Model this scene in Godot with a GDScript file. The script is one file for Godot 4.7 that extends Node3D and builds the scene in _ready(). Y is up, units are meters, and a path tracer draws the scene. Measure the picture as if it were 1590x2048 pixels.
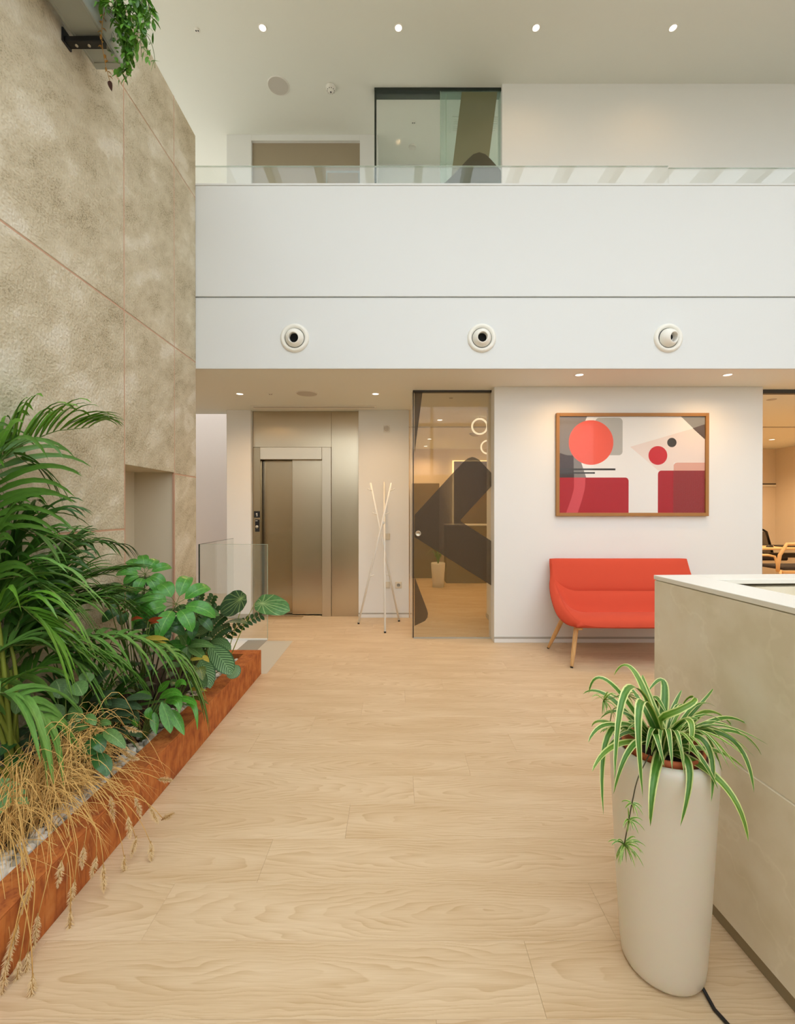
extends Node3D
# Atrium of an office: lift lobby under a mezzanine, planted steel bed on the left, reception desk on the right.
# x to the right, y up, the camera looks along -z; "d" below is the distance in front of the camera (z = -d).

var M := {}
var used := {}
var rng := RandomNumberGenerator.new()
const F := 900.0

# ---------------------------------------------------------------- naming and tree
func numbered(called: String) -> String:
	if not used.has(called):
		used[called] = 0
		return called
	used[called] += 1
	return "%s_%03d" % [called, used[called]]

func gpos(n) -> Vector3:
	var p := Vector3.ZERO
	while n != null and n != self:
		p += n.position
		n = n.get_parent()
	return p

func tag(o, label: String, category := "", group := "", kind := ""):
	if label: o.set_meta("label", label)
	if category: o.set_meta("category", category)
	if group: o.set_meta("group", group)
	if kind: o.set_meta("kind", kind)
	return o

func thing(called: String, label: String, category: String, at := Vector3.ZERO, group := "") -> Node3D:
	var o := Node3D.new()
	o.name = numbered(called)
	add_child(o, true)
	o.position = at
	tag(o, label, category, group)
	return o

func part(called: String, st, mat, parent = null, label := "") -> MeshInstance3D:
	var o := MeshInstance3D.new()
	if st is SurfaceTool:
		st.generate_normals()
		o.mesh = st.commit()
	else:
		o.mesh = st
	o.material_override = mat
	o.cast_shadow = GeometryInstance3D.SHADOW_CASTING_SETTING_ON
	if parent == null:
		o.name = numbered(called)
		add_child(o, true)
	else:
		var n := called
		var k := 0
		var cnt: Dictionary = parent.get_meta("cnt_", {}) if parent.has_meta("cnt_") else {}
		if cnt.has(called):
			k = cnt[called] + 1
			n = "%s_%03d" % [called, k]
		cnt[called] = k
		parent.set_meta("cnt_", cnt)
		o.name = n
		parent.add_child(o, true)
		o.position = -gpos(parent)
	if label: o.set_meta("label", label)
	return o

func struct(called: String, st, mat, parent = null) -> MeshInstance3D:
	var o := part(called, st, mat, parent)
	o.set_meta("kind", "structure")
	return o

# ---------------------------------------------------------------- geometry
func V(x, y, d) -> Vector3:
	return Vector3(x, y, -d)

func P(px, py, d) -> Vector3:
	return Vector3((px - 795.0) * d / F, 1.4 + (1020.0 - py) * d / F, -d)

func mk(smooth := false) -> SurfaceTool:
	var st := SurfaceTool.new()
	st.begin(Mesh.PRIMITIVE_TRIANGLES)
	st.set_smooth_group(0 if smooth else -1)
	return st

func vtx(st: SurfaceTool, p: Vector3, uv: Vector2):
	st.set_uv(uv)
	st.add_vertex(p)

func quad(st: SurfaceTool, a: Vector3, b: Vector3, c: Vector3, d: Vector3, out: Vector3, uv = null):
	var n := (b - a).cross(c - a)
	if n.length_squared() < 1e-14: n = (c - a).cross(d - a)
	var us: Array = uv if uv != null else []
	if us.is_empty():
		var o := out.abs()
		for p in [a, b, c, d]:
			if o.y >= o.x and o.y >= o.z: us.append(Vector2(p.x, p.z))
			elif o.x >= o.z: us.append(Vector2(p.z, p.y))
			else: us.append(Vector2(p.x, p.y))
	if n.dot(out) > 0.0:
		vtx(st, a, us[0]); vtx(st, c, us[2]); vtx(st, b, us[1])
		vtx(st, a, us[0]); vtx(st, d, us[3]); vtx(st, c, us[2])
	else:
		vtx(st, a, us[0]); vtx(st, b, us[1]); vtx(st, c, us[2])
		vtx(st, a, us[0]); vtx(st, c, us[2]); vtx(st, d, us[3])

func tri(st: SurfaceTool, a: Vector3, b: Vector3, c: Vector3, out: Vector3):
	var z := Vector2.ZERO
	if (b - a).cross(c - a).dot(out) > 0.0:
		vtx(st, a, z); vtx(st, c, z); vtx(st, b, z)
	else:
		vtx(st, a, z); vtx(st, b, z); vtx(st, c, z)

# box between two corners, edges chamfered by r
func bx(st: SurfaceTool, lo: Vector3, hi: Vector3, r := 0.0, xf := Transform3D()):
	var a := Vector3(min(lo.x, hi.x), min(lo.y, hi.y), min(lo.z, hi.z))
	var b := Vector3(max(lo.x, hi.x), max(lo.y, hi.y), max(lo.z, hi.z))
	var c := (a + b) / 2
	var h := (b - a) / 2
	r = min(r, min(h.x, min(h.y, h.z)) * 0.9)
	var pt := func(s: Vector3, k: int) -> Vector3:
		var p := Vector3(s.x * (h.x - r), s.y * (h.y - r), s.z * (h.z - r))
		p[k] = s[k] * h[k]
		return xf * (c + p)
	for k in 3:
		var i := (k + 1) % 3
		var j := (k + 2) % 3
		for sg in [-1.0, 1.0]:
			var q := []
			for w in [[-1.0, -1.0], [1.0, -1.0], [1.0, 1.0], [-1.0, 1.0]]:
				var s := Vector3.ZERO
				s[k] = sg; s[i] = w[0]; s[j] = w[1]
				q.append(pt.call(s, k))
			var n := Vector3.ZERO
			n[k] = sg
			quad(st, q[0], q[1], q[2], q[3], xf.basis * n)
	if r <= 0.0: return
	for e in 3:
		var i := (e + 1) % 3
		var j := (e + 2) % 3
		for si in [-1.0, 1.0]:
			for sj in [-1.0, 1.0]:
				var s0 := Vector3.ZERO
				s0[e] = -1.0; s0[i] = si; s0[j] = sj
				var s1 := s0
				s1[e] = 1.0
				var n := Vector3.ZERO
				n[i] = si; n[j] = sj
				quad(st, pt.call(s0, i), pt.call(s1, i), pt.call(s1, j), pt.call(s0, j), xf.basis * n)
	for sx in [-1.0, 1.0]:
		for sy in [-1.0, 1.0]:
			for sz in [-1.0, 1.0]:
				var s := Vector3(sx, sy, sz)
				tri(st, pt.call(s, 0), pt.call(s, 1), pt.call(s, 2), xf.basis * s)

# slab whose outer face carries coordinates turned by 35 degrees, so that the trowel strokes lean
func plaster_panel(lo: Vector3, hi: Vector3) -> SurfaceTool:
	var st := mk()
	var r := 0.003
	var uv := func(p: Vector3) -> Vector2:
		var q := Vector2(p.z, p.y).rotated(0.6)
		return Vector2(q.x * 0.36 + 0.13, q.y * 0.36 + 0.21)
	var z0 := maxf(lo.z, hi.z)
	var z1 := minf(lo.z, hi.z)
	var f := [Vector3(hi.x, lo.y + r, z0 - r), Vector3(hi.x, lo.y + r, z1 + r), Vector3(hi.x, hi.y - r, z1 + r), Vector3(hi.x, hi.y - r, z0 - r)]
	var g := [Vector3(hi.x - r, lo.y, z0), Vector3(hi.x - r, lo.y, z1), Vector3(hi.x - r, hi.y, z1), Vector3(hi.x - r, hi.y, z0)]
	quad(st, f[0], f[1], f[2], f[3], Vector3.RIGHT, f.map(uv))
	var c := (lo + hi) / 2
	for i in 4:
		var j := (i + 1) % 4
		var o: Vector3 = (g[i] + g[j]) / 2 - c
		o.x = 0
		quad(st, f[i], f[j], g[j], g[i], o + Vector3.RIGHT * 0.2, [f[i], f[j], g[j], g[i]].map(uv))
		var k := Vector3(lo.x - hi.x + r, 0, 0)
		quad(st, g[i], g[j], g[j] + k, g[i] + k, o, [g[i], g[j], g[j], g[i]].map(uv))
	return st

func box1(lo: Vector3, hi: Vector3, r := 0.0) -> SurfaceTool:
	var st := mk()
	bx(st, lo, hi, r)
	return st

func ring_frame(t: Vector3) -> Array:
	var u := Vector3.UP if abs(t.dot(Vector3.UP)) < 0.95 else Vector3.RIGHT
	var s := t.cross(u).normalized()
	return [s, s.cross(t).normalized()]

func tube(st: SurfaceTool, pts: Array, rad, n := 8, caps := true):
	var rings := []
	var fr := []
	for i in pts.size():
		var t: Vector3 = (pts[min(i + 1, pts.size() - 1)] - pts[max(i - 1, 0)]).normalized()
		if fr.is_empty(): fr = ring_frame(t)
		else:
			var s: Vector3 = (fr[0] - t * t.dot(fr[0])).normalized()
			fr = [s, s.cross(t).normalized()]
		var r: float = rad[i] if rad is Array else rad
		var ring := []
		for k in n:
			var a := TAU * k / n
			ring.append(pts[i] + (fr[0] * cos(a) + fr[1] * sin(a)) * r)
		rings.append(ring)
	for i in pts.size() - 1:
		for k in n:
			var k2 := (k + 1) % n
			var out: Vector3 = rings[i][k] + rings[i][k2] - pts[i] * 2 + rings[i + 1][k] + rings[i + 1][k2] - pts[i + 1] * 2
			quad(st, rings[i][k], rings[i][k2], rings[i + 1][k2], rings[i + 1][k], out, [Vector2(float(k) / n, i), Vector2(float(k + 1) / n, i), Vector2(float(k + 1) / n, i + 1), Vector2(float(k) / n, i + 1)])
	if caps:
		for k in n:
			tri(st, pts[0], rings[0][k], rings[0][(k + 1) % n], pts[0] - pts[1])
			tri(st, pts[-1], rings[-1][k], rings[-1][(k + 1) % n], pts[-1] - pts[-2])

# profile of (radius, height), outside going upward; turned round the transform's y axis
func lathe(st: SurfaceTool, prof: Array, n: int, xf := Transform3D(), sx := 1.0, sz := 1.0):
	for i in prof.size() - 1:
		var p0: Vector2 = prof[i]
		var p1: Vector2 = prof[i + 1]
		for k in n:
			var a0 := TAU * k / n
			var a1 := TAU * (k + 1) / n
			var d0 := Vector3(cos(a0) * sx, 0, sin(a0) * sz)
			var d1 := Vector3(cos(a1) * sx, 0, sin(a1) * sz)
			var a := d0 * p0.x + Vector3.UP * p0.y
			var b := d1 * p0.x + Vector3.UP * p0.y
			var c := d1 * p1.x + Vector3.UP * p1.y
			var d := d0 * p1.x + Vector3.UP * p1.y
			var out := (d0 + d1) * (p1.y - p0.y) - Vector3.UP * 2 * (p1.x - p0.x)
			if p0.x < 1e-6: tri(st, xf * a, xf * c, xf * d, xf.basis * out)
			elif p1.x < 1e-6: tri(st, xf * a, xf * b, xf * c, xf.basis * out)
			else: quad(st, xf * a, xf * b, xf * c, xf * d, xf.basis * out, [Vector2(float(k) / n, p0.y), Vector2(float(k + 1) / n, p0.y), Vector2(float(k + 1) / n, p1.y), Vector2(float(k) / n, p1.y)])

# flat outline (x, y) given thickness towards +z of the transform
func extrude(st: SurfaceTool, poly: PackedVector2Array, th: float, xf := Transform3D()):
	var idx := Geometry2D.triangulate_polygon(poly)
	for z in [0.0, th]:
		for i in range(0, idx.size(), 3):
			var q := []
			for k in 3: q.append(xf * Vector3(poly[idx[i + k]].x, poly[idx[i + k]].y, z))
			tri(st, q[0], q[1], q[2], xf.basis * Vector3(0, 0, 1 if z > 0 else -1))
	var ccw := not Geometry2D.is_polygon_clockwise(poly)
	for i in poly.size():
		var a := poly[i]
		var b := poly[(i + 1) % poly.size()]
		var e := b - a
		var o := Vector3(e.y, -e.x, 0) * (1.0 if ccw else -1.0)
		quad(st, xf * Vector3(a.x, a.y, 0), xf * Vector3(b.x, b.y, 0), xf * Vector3(b.x, b.y, th), xf * Vector3(a.x, a.y, th), xf.basis * o)

func bez(a: Vector3, b: Vector3, c: Vector3, n: int) -> Array:
	var r := []
	for i in n + 1:
		var t := float(i) / n
		r.append(a * (1 - t) * (1 - t) + b * 2 * t * (1 - t) + c * t * t)
	return r

# a curve through three points (the middle one at half way)
func thru(a: Vector3, m: Vector3, c: Vector3, n: int) -> Array:
	return bez(a, m * 2 - (a + c) / 2, c, n)

func wprof(kind: String, t: float) -> float:
	match kind:
		"ribbon": return min(1.0, 0.45 + t * 4.0) * pow(max(0.0, 1.0 - t), 0.55)
		"lance": return pow(sin(PI * pow(clampf(t, 0, 1), 0.75)), 0.85)
		"oval": return pow(max(0.0, sin(PI * pow(clampf(t, 0, 1), 0.9))), 0.6)
		"heart": return pow(max(0.0, sin(PI * pow(clampf(t, 0.02, 1), 0.55))), 0.7)
		"round": return sqrt(max(0.0, 1.0 - pow(2.0 * pow(t, 0.92) - 1.0, 2)))
	return 1.0

# leaf surface along a curve; fold > 0 lifts the margins; wave ripples them
func blade(st: SurfaceTool, pts: Array, hw: float, kind: String, up: Vector3, fold := 0.25, cols := 2, wave := 0.0):
	var n := pts.size() - 1
	var rows := []
	var us := []
	for c in cols + 1: us.append(2.0 * c / cols - 1.0)
	var ps := Vector3.ZERO
	for i in n + 1:
		var t := float(i) / n
		var tn: Vector3 = (pts[min(i + 1, n)] - pts[max(i - 1, 0)]).normalized()
		var s := tn.cross(up)
		if s.length() < 0.05: s = ps if ps != Vector3.ZERO else tn.cross(Vector3(0.3, 0.2, 0.9))
		s = s.normalized()
		if ps != Vector3.ZERO and s.dot(ps) < 0: s = -s
		ps = s
		var nn := s.cross(tn).normalized()
		var w := hw * wprof(kind, t)
		if i == 0: w = max(w, hw * 0.06)
		var row := []
		for u in us:
			row.append(pts[i] + s * u * w + nn * (abs(u) * w * fold + wave * w * sin(t * 19.0 + u * 2.0) * abs(u)))
		rows.append(row)
	for i in n:
		for c in cols:
			var a: Vector3 = rows[i][c]
			var b: Vector3 = rows[i][c + 1]
			var d: Vector3 = rows[i + 1][c + 1]
			var e: Vector3 = rows[i + 1][c]
			var u0: float = us[c] * 0.5 + 0.5
			var u1: float = us[c + 1] * 0.5 + 0.5
			var v0 := float(i) / n
			var v1 := float(i + 1) / n
			vtx(st, a, Vector2(u0, v0)); vtx(st, d, Vector2(u1, v1)); vtx(st, b, Vector2(u1, v0))
			vtx(st, a, Vector2(u0, v0)); vtx(st, e, Vector2(u0, v1)); vtx(st, d, Vector2(u1, v1))

func leaf(parent, mat, a: Vector3, m: Vector3, c: Vector3, hw: float, kind := "lance", up := Vector3.UP, fold := 0.25, called := "leaf", n := 9, cols := 2, wave := 0.0) -> MeshInstance3D:
	var st := mk(true)
	blade(st, thru(a, m, c, n), hw, kind, up, fold, cols, wave)
	return part(called, st, mat, parent)

# ---------------------------------------------------------------- materials
func mat(c: Color, rough := 0.6, metal := 0.0) -> StandardMaterial3D:
	var m := StandardMaterial3D.new()
	m.albedo_color = c
	m.roughness = rough
	m.metallic = metal
	return m

func rgb(r, g, b) -> Color:
	return Color(r / 255.0, g / 255.0, b / 255.0)

func noise_tex(freq: float, cols: Array, seed_ := 1, oct := 4, size := 512, offs = null, type := FastNoiseLite.TYPE_SIMPLEX_SMOOTH) -> NoiseTexture2D:
	var t := NoiseTexture2D.new()
	var n := FastNoiseLite.new()
	n.seed = seed_
	n.noise_type = type
	n.frequency = freq
	n.fractal_octaves = oct
	t.width = size
	t.height = size
	t.seamless = true
	t.noise = n
	if cols.size():
		var g := Gradient.new()
		var pc := PackedColorArray(cols)
		var po := PackedFloat32Array()
		for i in cols.size(): po.append(float(i) / (cols.size() - 1) if offs == null else offs[i])
		g.colors = pc
		g.offsets = po
		t.color_ramp = g
	return t

func glass(c: Color, alpha: float, rough := 0.02) -> StandardMaterial3D:
	var m := mat(Color(c.r, c.g, c.b, alpha), rough)
	m.transparency = BaseMaterial3D.TRANSPARENCY_ALPHA
	return m

func img_tex(w: int, h: int, fn: Callable) -> ImageTexture:
	var data := PackedByteArray()
	data.resize(w * h * 3)
	var k := 0
	for y in h:
		for x in w:
			var c: Color = fn.call((x + 0.5) / w, (y + 0.5) / h)
			data[k] = int(clampf(c.r, 0, 1) * 255)
			data[k + 1] = int(clampf(c.g, 0, 1) * 255)
			data[k + 2] = int(clampf(c.b, 0, 1) * 255)
			k += 3
	return ImageTexture.create_from_image(Image.create_from_data(w, h, false, Image.FORMAT_RGB8, data))

func oak_tex(seed_: int) -> ImageTexture:
	var n := FastNoiseLite.new()
	n.seed = seed_
	n.frequency = 1.0
	n.fractal_octaves = 2
	var r := RandomNumberGenerator.new()
	r.seed = seed_
	var u0 := r.randf_range(0.3, 1.25)
	var v0 := r.randf_range(-0.03, 0.03)
	var len := r.randf_range(0.22, 0.42)
	var light := rgb(226, 203, 168)
	var dark := rgb(188, 155, 112)
	return img_tex(1000, 160, func(u, v):
		var x: float = u * 1.55
		var y: float = (v - 0.5) * 0.2265
		var wy := y + 0.022 * n.get_noise_2d(x * 1.9, y * 8.0 + 7.0) + 0.006 * n.get_noise_2d(x * 6.0, y * 24.0)
		var q := sqrt(pow((wy - v0) / 0.03, 2) + pow((x - u0) / len, 2))
		var ph := q * 2.1 + 0.5 * n.get_noise_2d(x * 1.2 + 20.0, y * 10.0)
		var fr: float = ph - floor(ph)
		var ring := pow(fr, 2.2) * (1.0 - smoothstep(0.93, 1.0, fr)) * clampf(0.9 + n.get_noise_2d(x * 2.0, y * 16.0 + 50.0) * 1.3, 0.15, 1.4)
		var fib := n.get_noise_2d(x * 4.0, y * 300.0) * 0.6 + n.get_noise_2d(x * 10.0, y * 700.0 + 9.0) * 0.4
		var tone := n.get_noise_2d(x * 0.8 + 3.0, y * 5.0) * 0.22
		return light.lerp(dark, clampf(0.26 + ring * 0.36 + fib * 0.28 + tone, 0.0, 1.0)))

func plaster_tex() -> ImageTexture:
	var n := FastNoiseLite.new()
	n.seed = 5
	n.frequency = 1.0
	n.fractal_octaves = 4
	n.domain_warp_enabled = true
	n.domain_warp_amplitude = 0.5
	n.domain_warp_frequency = 1.5
	var n2 := FastNoiseLite.new()
	n2.seed = 6
	n2.frequency = 1.0
	n2.fractal_octaves = 2
	var w := 900
	return img_tex(w, w, func(u, v):
		# mirrored halves, so that the picture repeats without a seam
		var x: float = absf(u * 2.0 - 1.0) * 1.0
		var y: float = absf(v * 2.0 - 1.0) * 1.0
		var big := n.get_noise_2d(x * 2.6, y * 4.2)
		var mid := n.get_noise_2d(x * 8.0 + 30.0, y * 16.0)
		var pit := n2.get_noise_2d(x * 75.0, y * 150.0)
		var c := rgb(214, 205, 180).lerp(rgb(190, 178, 149), clampf(0.42 + big * 0.65 + mid * 0.45, 0, 1))
		c = c.lerp(rgb(226, 220, 203), clampf((-big - 0.22) * 2.2, 0, 0.7))
		var dens := clampf(0.18 + big * 1.1 + mid * 0.6, 0.04, 1.0)
		c = c.lerp(rgb(112, 102, 80), clampf((pit - 0.40 + dens * 0.34) * 4.0, 0, 1) * (0.12 + 0.36 * dens))
		return c)

func leaf_tex(kind: String, base: Color, vein: Color, seed_ := 3) -> ImageTexture:
	var n := FastNoiseLite.new()
	n.seed = seed_
	n.frequency = 1.0
	n.fractal_octaves = 3
	return img_tex(96, 192, func(u, v):
		var a: float = abs(u - 0.5) * 2.0
		var c: Color = base.lerp(base.darkened(0.25), n.get_noise_2d(u * 4.0, v * 8.0) * 0.5 + 0.4)
		var mid := clampf(1.0 - a / 0.07, 0.0, 1.0)
		match kind:
			"vein":
				var s: float = v * 9.0 - a * 2.4
				var f: float = abs(s - floor(s) - 0.5) * 2.0
				c = c.lerp(vein, clampf((f - 0.86) / 0.14, 0, 1) * 0.45 * (1.0 - a * 0.6))
				c = c.lerp(vein, mid * 0.8)
			"stripe":
				var s: float = v * 12.0 - a * 3.2
				var f: float = abs(s - floor(s) - 0.5) * 2.0
				c = c.lerp(vein, clampf((f - 0.35) / 0.2, 0, 1) * (1.0 - smoothstep(0.8, 0.95, a)))
				c = c.lerp(vein, mid)
			"radial":
				var dx: float = (u - 0.5) * 1.2
				var dy: float = v - 0.24
				var an := atan2(dx, dy)
				var s := an * 8.0 / PI + 0.5
				var f: float = abs(s - floor(s) - 0.5) * 2.0 * 1.0
				var rr := sqrt(dx * dx + dy * dy)
				c = c.lerp(vein, clampf(1.0 - (1.0 - (1.0 - f)) * rr * 9.0, 0, 1) * 0.85)
				c = c.lerp(vein, clampf((n.get_noise_2d(u * 26.0, v * 26.0) - 0.42) * 4.0, 0, 1) * 0.35)
				c = c.lerp(vein, clampf(1.0 - a / 0.035, 0, 1) * 0.9)
			"spot":
				c = c.lerp(vein, clampf((n.get_noise_2d(u * 14.0, v * 24.0) - 0.12) * 5.0, 0, 1) * 0.8)
				c = c.lerp(vein, mid * 0.8)
			"fine":
				c = c.lerp(vein, clampf((n.get_noise_2d(u * 40.0, v * 60.0) - 0.3) * 5.0, 0, 1) * 0.6)
				c = c.lerp(vein, mid * 0.4)
			"spider":
				var w := 0.62 + 0.05 * n.get_noise_2d(u * 3.0, v * 10.0)
				c = c.lerp(vein, smoothstep(w, w + 0.1, a))
				c = c.lerp(base.lightened(0.18), clampf(1.0 - a / 0.22, 0, 1) * 0.6)
			"para":
				c = c.lerp(vein, (0.5 + 0.5 * sin(u * 70.0)) * 0.22 + mid * 0.4)
		return c)

func leafmat(tex, tint := Color.WHITE, rough := 0.42, back := 0.35) -> StandardMaterial3D:
	var m := mat(tint, rough)
	m.albedo_texture = tex
	m.cull_mode = BaseMaterial3D.CULL_DISABLED
	m.backlight_enabled = true
	m.backlight = Color(back * 0.75, back, back * 0.3)
	return m

func tri_planar(m: StandardMaterial3D, tex, s: Vector3):
	m.albedo_texture = tex
	m.uv1_triplanar = true
	m.uv1_world_triplanar = true
	m.uv1_scale = s

func detail(m: StandardMaterial3D, tex, s: Vector3):
	m.detail_enabled = true
	m.detail_blend_mode = BaseMaterial3D.BLEND_MODE_MUL
	m.detail_uv_layer = BaseMaterial3D.DETAIL_UV_2
	m.detail_albedo = tex
	m.uv2_triplanar = true
	m.uv2_world_triplanar = true
	m.uv2_scale = s

func materials():
	M.white = mat(rgb(236, 236, 232), 0.75)
	M.ceil = mat(rgb(238, 240, 231), 0.85)
	M.fascia = mat(rgb(224, 226, 224), 0.6)
	M.trimgrey = mat(rgb(176, 172, 160), 0.5)
	M.copper = mat(rgb(206, 166, 140), 0.45, 0.2)
	M.black = mat(rgb(20, 20, 22), 0.4)
	M.darkgrey = mat(rgb(60, 60, 60), 0.5)
	M.offwhite = mat(rgb(240, 238, 228), 0.45)
	M.plastic = mat(rgb(235, 233, 224), 0.4)
	M.speaker = mat(rgb(205, 200, 190), 0.8)
	M.subfloor = mat(rgb(190, 160, 120), 0.7)
	M.stonetile = mat(rgb(205, 198, 180), 0.5)
	M.greytile = mat(rgb(160, 154, 140), 0.5)
	M.whitetile = mat(rgb(236, 236, 234), 0.4)
	M.lilac = mat(rgb(234, 225, 219), 0.8)
	M.warmwall = mat(rgb(232, 220, 202), 0.8)
	# trowelled plaster of the left wall: cloudy patches with dark pits where the trowel dragged
	var pl := mat(Color(1, 1, 1), 0.92)
	pl.albedo_texture = plaster_tex()
	pl.heightmap_enabled = true
	pl.heightmap_texture = noise_tex(0.12, [], 9, 5, 1024)
	pl.heightmap_scale = 0.45
	M.plaster = pl
	M.smoothplaster = mat(rgb(216, 204, 178), 0.85)
	# rusted steel
	var ru := mat(Color(1, 1, 1), 0.8)
	tri_planar(ru, noise_tex(0.012, [rgb(158, 84, 36), rgb(184, 104, 44), rgb(194, 114, 50), rgb(204, 130, 66)], 21, 5, 512, [0.1, 0.4, 0.62, 0.95]), Vector3(1.3, 1.3, 1.3))
	detail(ru, noise_tex(0.03, [rgb(222, 208, 200), rgb(250, 247, 245), rgb(255, 255, 255)], 22, 4, 512, [0.18, 0.42, 0.75]), Vector3(3.0, 0.45, 3.0))
	M.rust = ru
	# beige stone of the reception desk
	var so := mat(Color(1, 1, 1), 0.55)
	tri_planar(so, noise_tex(0.008, [rgb(228, 217, 190), rgb(236, 226, 202), rgb(240, 232, 211)], 31, 5, 512, [0.2, 0.5, 0.85]), Vector3(0.9, 0.9, 0.9))
	detail(so, noise_tex(0.006, [rgb(248, 247, 245), rgb(255, 255, 255), rgb(248, 247, 245)], 33, 5, 512, [0.46, 0.5, 0.54]), Vector3(0.8, 0.8, 0.8))
	M.stone = so
	M.ledge = mat(rgb(236, 232, 220), 0.4)
	# brushed stainless steel
	for k in 3:
		var ss := mat([rgb(200, 188, 164), rgb(180, 165, 138), rgb(208, 198, 178)][k], [0.3, 0.27, 0.4][k], 1.0)
		ss.anisotropy_enabled = true
		ss.anisotropy = 0.7
		M["steel%d" % k] = ss
	M.bronze = mat(rgb(170, 156, 132), 0.6, 0.35)
	M.galv = mat(rgb(168, 174, 168), 0.5, 0.4)
	# orange red upholstery
	var fa := mat(rgb(208, 74, 46), 0.85)
	fa.rim_enabled = true
	fa.rim = 0.35
	fa.rim_tint = 0.6
	fa.heightmap_enabled = true
	fa.heightmap_texture = noise_tex(0.3, [], 41, 2, 256)
	fa.heightmap_scale = 0.05
	fa.uv1_triplanar = true
	fa.uv1_world_triplanar = true
	fa.uv1_scale = Vector3(6, 6, 6)
	M.fabric = fa
	var oakleg := mat(Color(1, 1, 1), 0.5)
	tri_planar(oakleg, noise_tex(0.03, [rgb(188, 138, 82), rgb(214, 168, 110), rgb(222, 180, 124)], 51, 3, 256), Vector3(6, 0.8, 6))
	M.oakleg = oakleg
	M.frameoak = mat(rgb(166, 118, 62), 0.5)
	for k in 5:
		var w := mat(Color(1, 1, 1), 0.5)
		w.albedo_texture = oak_tex(100 + k * 7)
		M["oak%d" % k] = w
	M.glass = glass(rgb(200, 222, 205), 0.07)
	M.glass.metallic_specular = 0.4
	M.upglass = glass(rgb(200, 222, 205), 0.07)
	M.upglass.metallic_specular = 0.1
	M.greenglass = glass(rgb(160, 200, 180), 0.3)
	M.doorglass = glass(rgb(140, 126, 80), 0.15)
	M.doorglass.metallic_specular = 0.3
	M.edge = mat(rgb(34, 44, 38), 0.2)
	M.lightedge = glass(rgb(190, 206, 185), 0.6, 0.1)
	var fl := mat(Color(0.30, 0.24, 0.15, 0.60), 0.5)
	fl.transparency = BaseMaterial3D.TRANSPARENCY_ALPHA
	M.film = fl
	var fu := mat(Color(0.50, 0.50, 0.37, 0.72), 0.5)
	fu.transparency = BaseMaterial3D.TRANSPARENCY_ALPHA
	M.filmup = fu
	var fk := mat(Color(0.30, 0.29, 0.21, 0.82), 0.5)
	fk.transparency = BaseMaterial3D.TRANSPARENCY_ALPHA
	M.filmdark = fk
	# white polyethylene
	var po := mat(rgb(238, 233, 220), 0.35)
	po.subsurf_scatter_enabled = true
	po.subsurf_scatter_strength = 0.3
	po.albedo_color = rgb(226, 219, 203)
	M.poly = po
	M.terra = mat(rgb(190, 100, 58), 0.7)
	M.soil = mat(rgb(52, 38, 28), 0.95)
	var pb := mat(rgb(232, 226, 212), 0.6)
	M.pebble = pb
	M.pebble2 = mat(rgb(206, 194, 172), 0.65)
	M.pebble3 = mat(rgb(170, 160, 140), 0.65)
	# leaves
	var palm := leaf_tex("para", rgb(112, 164, 72), rgb(156, 196, 112), 61)
	M.palm0 = leafmat(palm, Color(1, 1, 1), 0.33)
	M.palm1 = leafmat(palm, Color(0.74, 0.80, 0.62))
	M.palm2 = leafmat(palm, Color(0.95, 1.0, 0.72), 0.35)
	M.palm3 = leafmat(palm, Color(0.55, 0.66, 0.48))
	M.cane = mat(rgb(150, 160, 60), 0.5)
	M.stem = mat(rgb(104, 124, 56), 0.6)
	M.darkstem = mat(rgb(70, 66, 40), 0.7)
	M.spider = leafmat(leaf_tex("spider", rgb(84, 138, 42), rgb(220, 222, 150), 62), Color(1, 1, 1), 0.4, 0.45)
	M.spider2 = leafmat(leaf_tex("spider", rgb(112, 156, 48), rgb(214, 220, 140), 63), Color(1, 1, 1), 0.4, 0.45)
	M.scheff = leafmat(leaf_tex("vein", rgb(82, 158, 56), rgb(160, 200, 110), 64), Color(1, 1, 1), 0.3)
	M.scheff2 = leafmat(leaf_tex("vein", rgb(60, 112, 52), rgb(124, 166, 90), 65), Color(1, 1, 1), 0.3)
	M.alo = leafmat(leaf_tex("radial", rgb(66, 96, 60), rgb(180, 200, 120), 66), Color(1, 1, 1), 0.4)
	M.alo2 = leafmat(leaf_tex("radial", rgb(100, 150, 84), rgb(196, 214, 150), 67), Color(1, 1, 1), 0.4)
	M.cala = leafmat(leaf_tex("stripe", rgb(64, 104, 54), rgb(128, 164, 106), 68), Color(1, 1, 1), 0.4)
	M.croton = leafmat(leaf_tex("spot", rgb(58, 96, 40), rgb(226, 200, 70), 69), Color(1, 1, 1), 0.35)
	M.crotony = leafmat(leaf_tex("spot", rgb(214, 186, 84), rgb(170, 160, 50), 70), Color(1, 1, 1), 0.35)
	M.crotonr = leafmat(leaf_tex("spot", rgb(196, 84, 44), rgb(130, 40, 30), 71), Color(1, 1, 1), 0.35)
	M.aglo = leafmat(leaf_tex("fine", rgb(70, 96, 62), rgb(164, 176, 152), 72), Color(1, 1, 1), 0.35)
	M.philo = leafmat(leaf_tex("vein", rgb(108, 150, 80), rgb(176, 198, 136), 73), Color(1, 1, 1), 0.45)
	M.lily = leafmat(leaf_tex("vein", rgb(92, 164, 52), rgb(156, 202, 98), 74), Color(1, 1, 1), 0.3)
	M.zz = leafmat(leaf_tex("vein", rgb(58, 96, 46), rgb(86, 122, 66), 75), Color(1, 1, 1), 0.28, 0.15)
	M.vine = leafmat(leaf_tex("vein", rgb(110, 172, 56), rgb(160, 204, 108), 76), Color(1, 1, 1), 0.35)
	M.vine2 = leafmat(leaf_tex("vein", rgb(84, 142, 52), rgb(140, 180, 100), 77), Color(1, 1, 1), 0.35)
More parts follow.
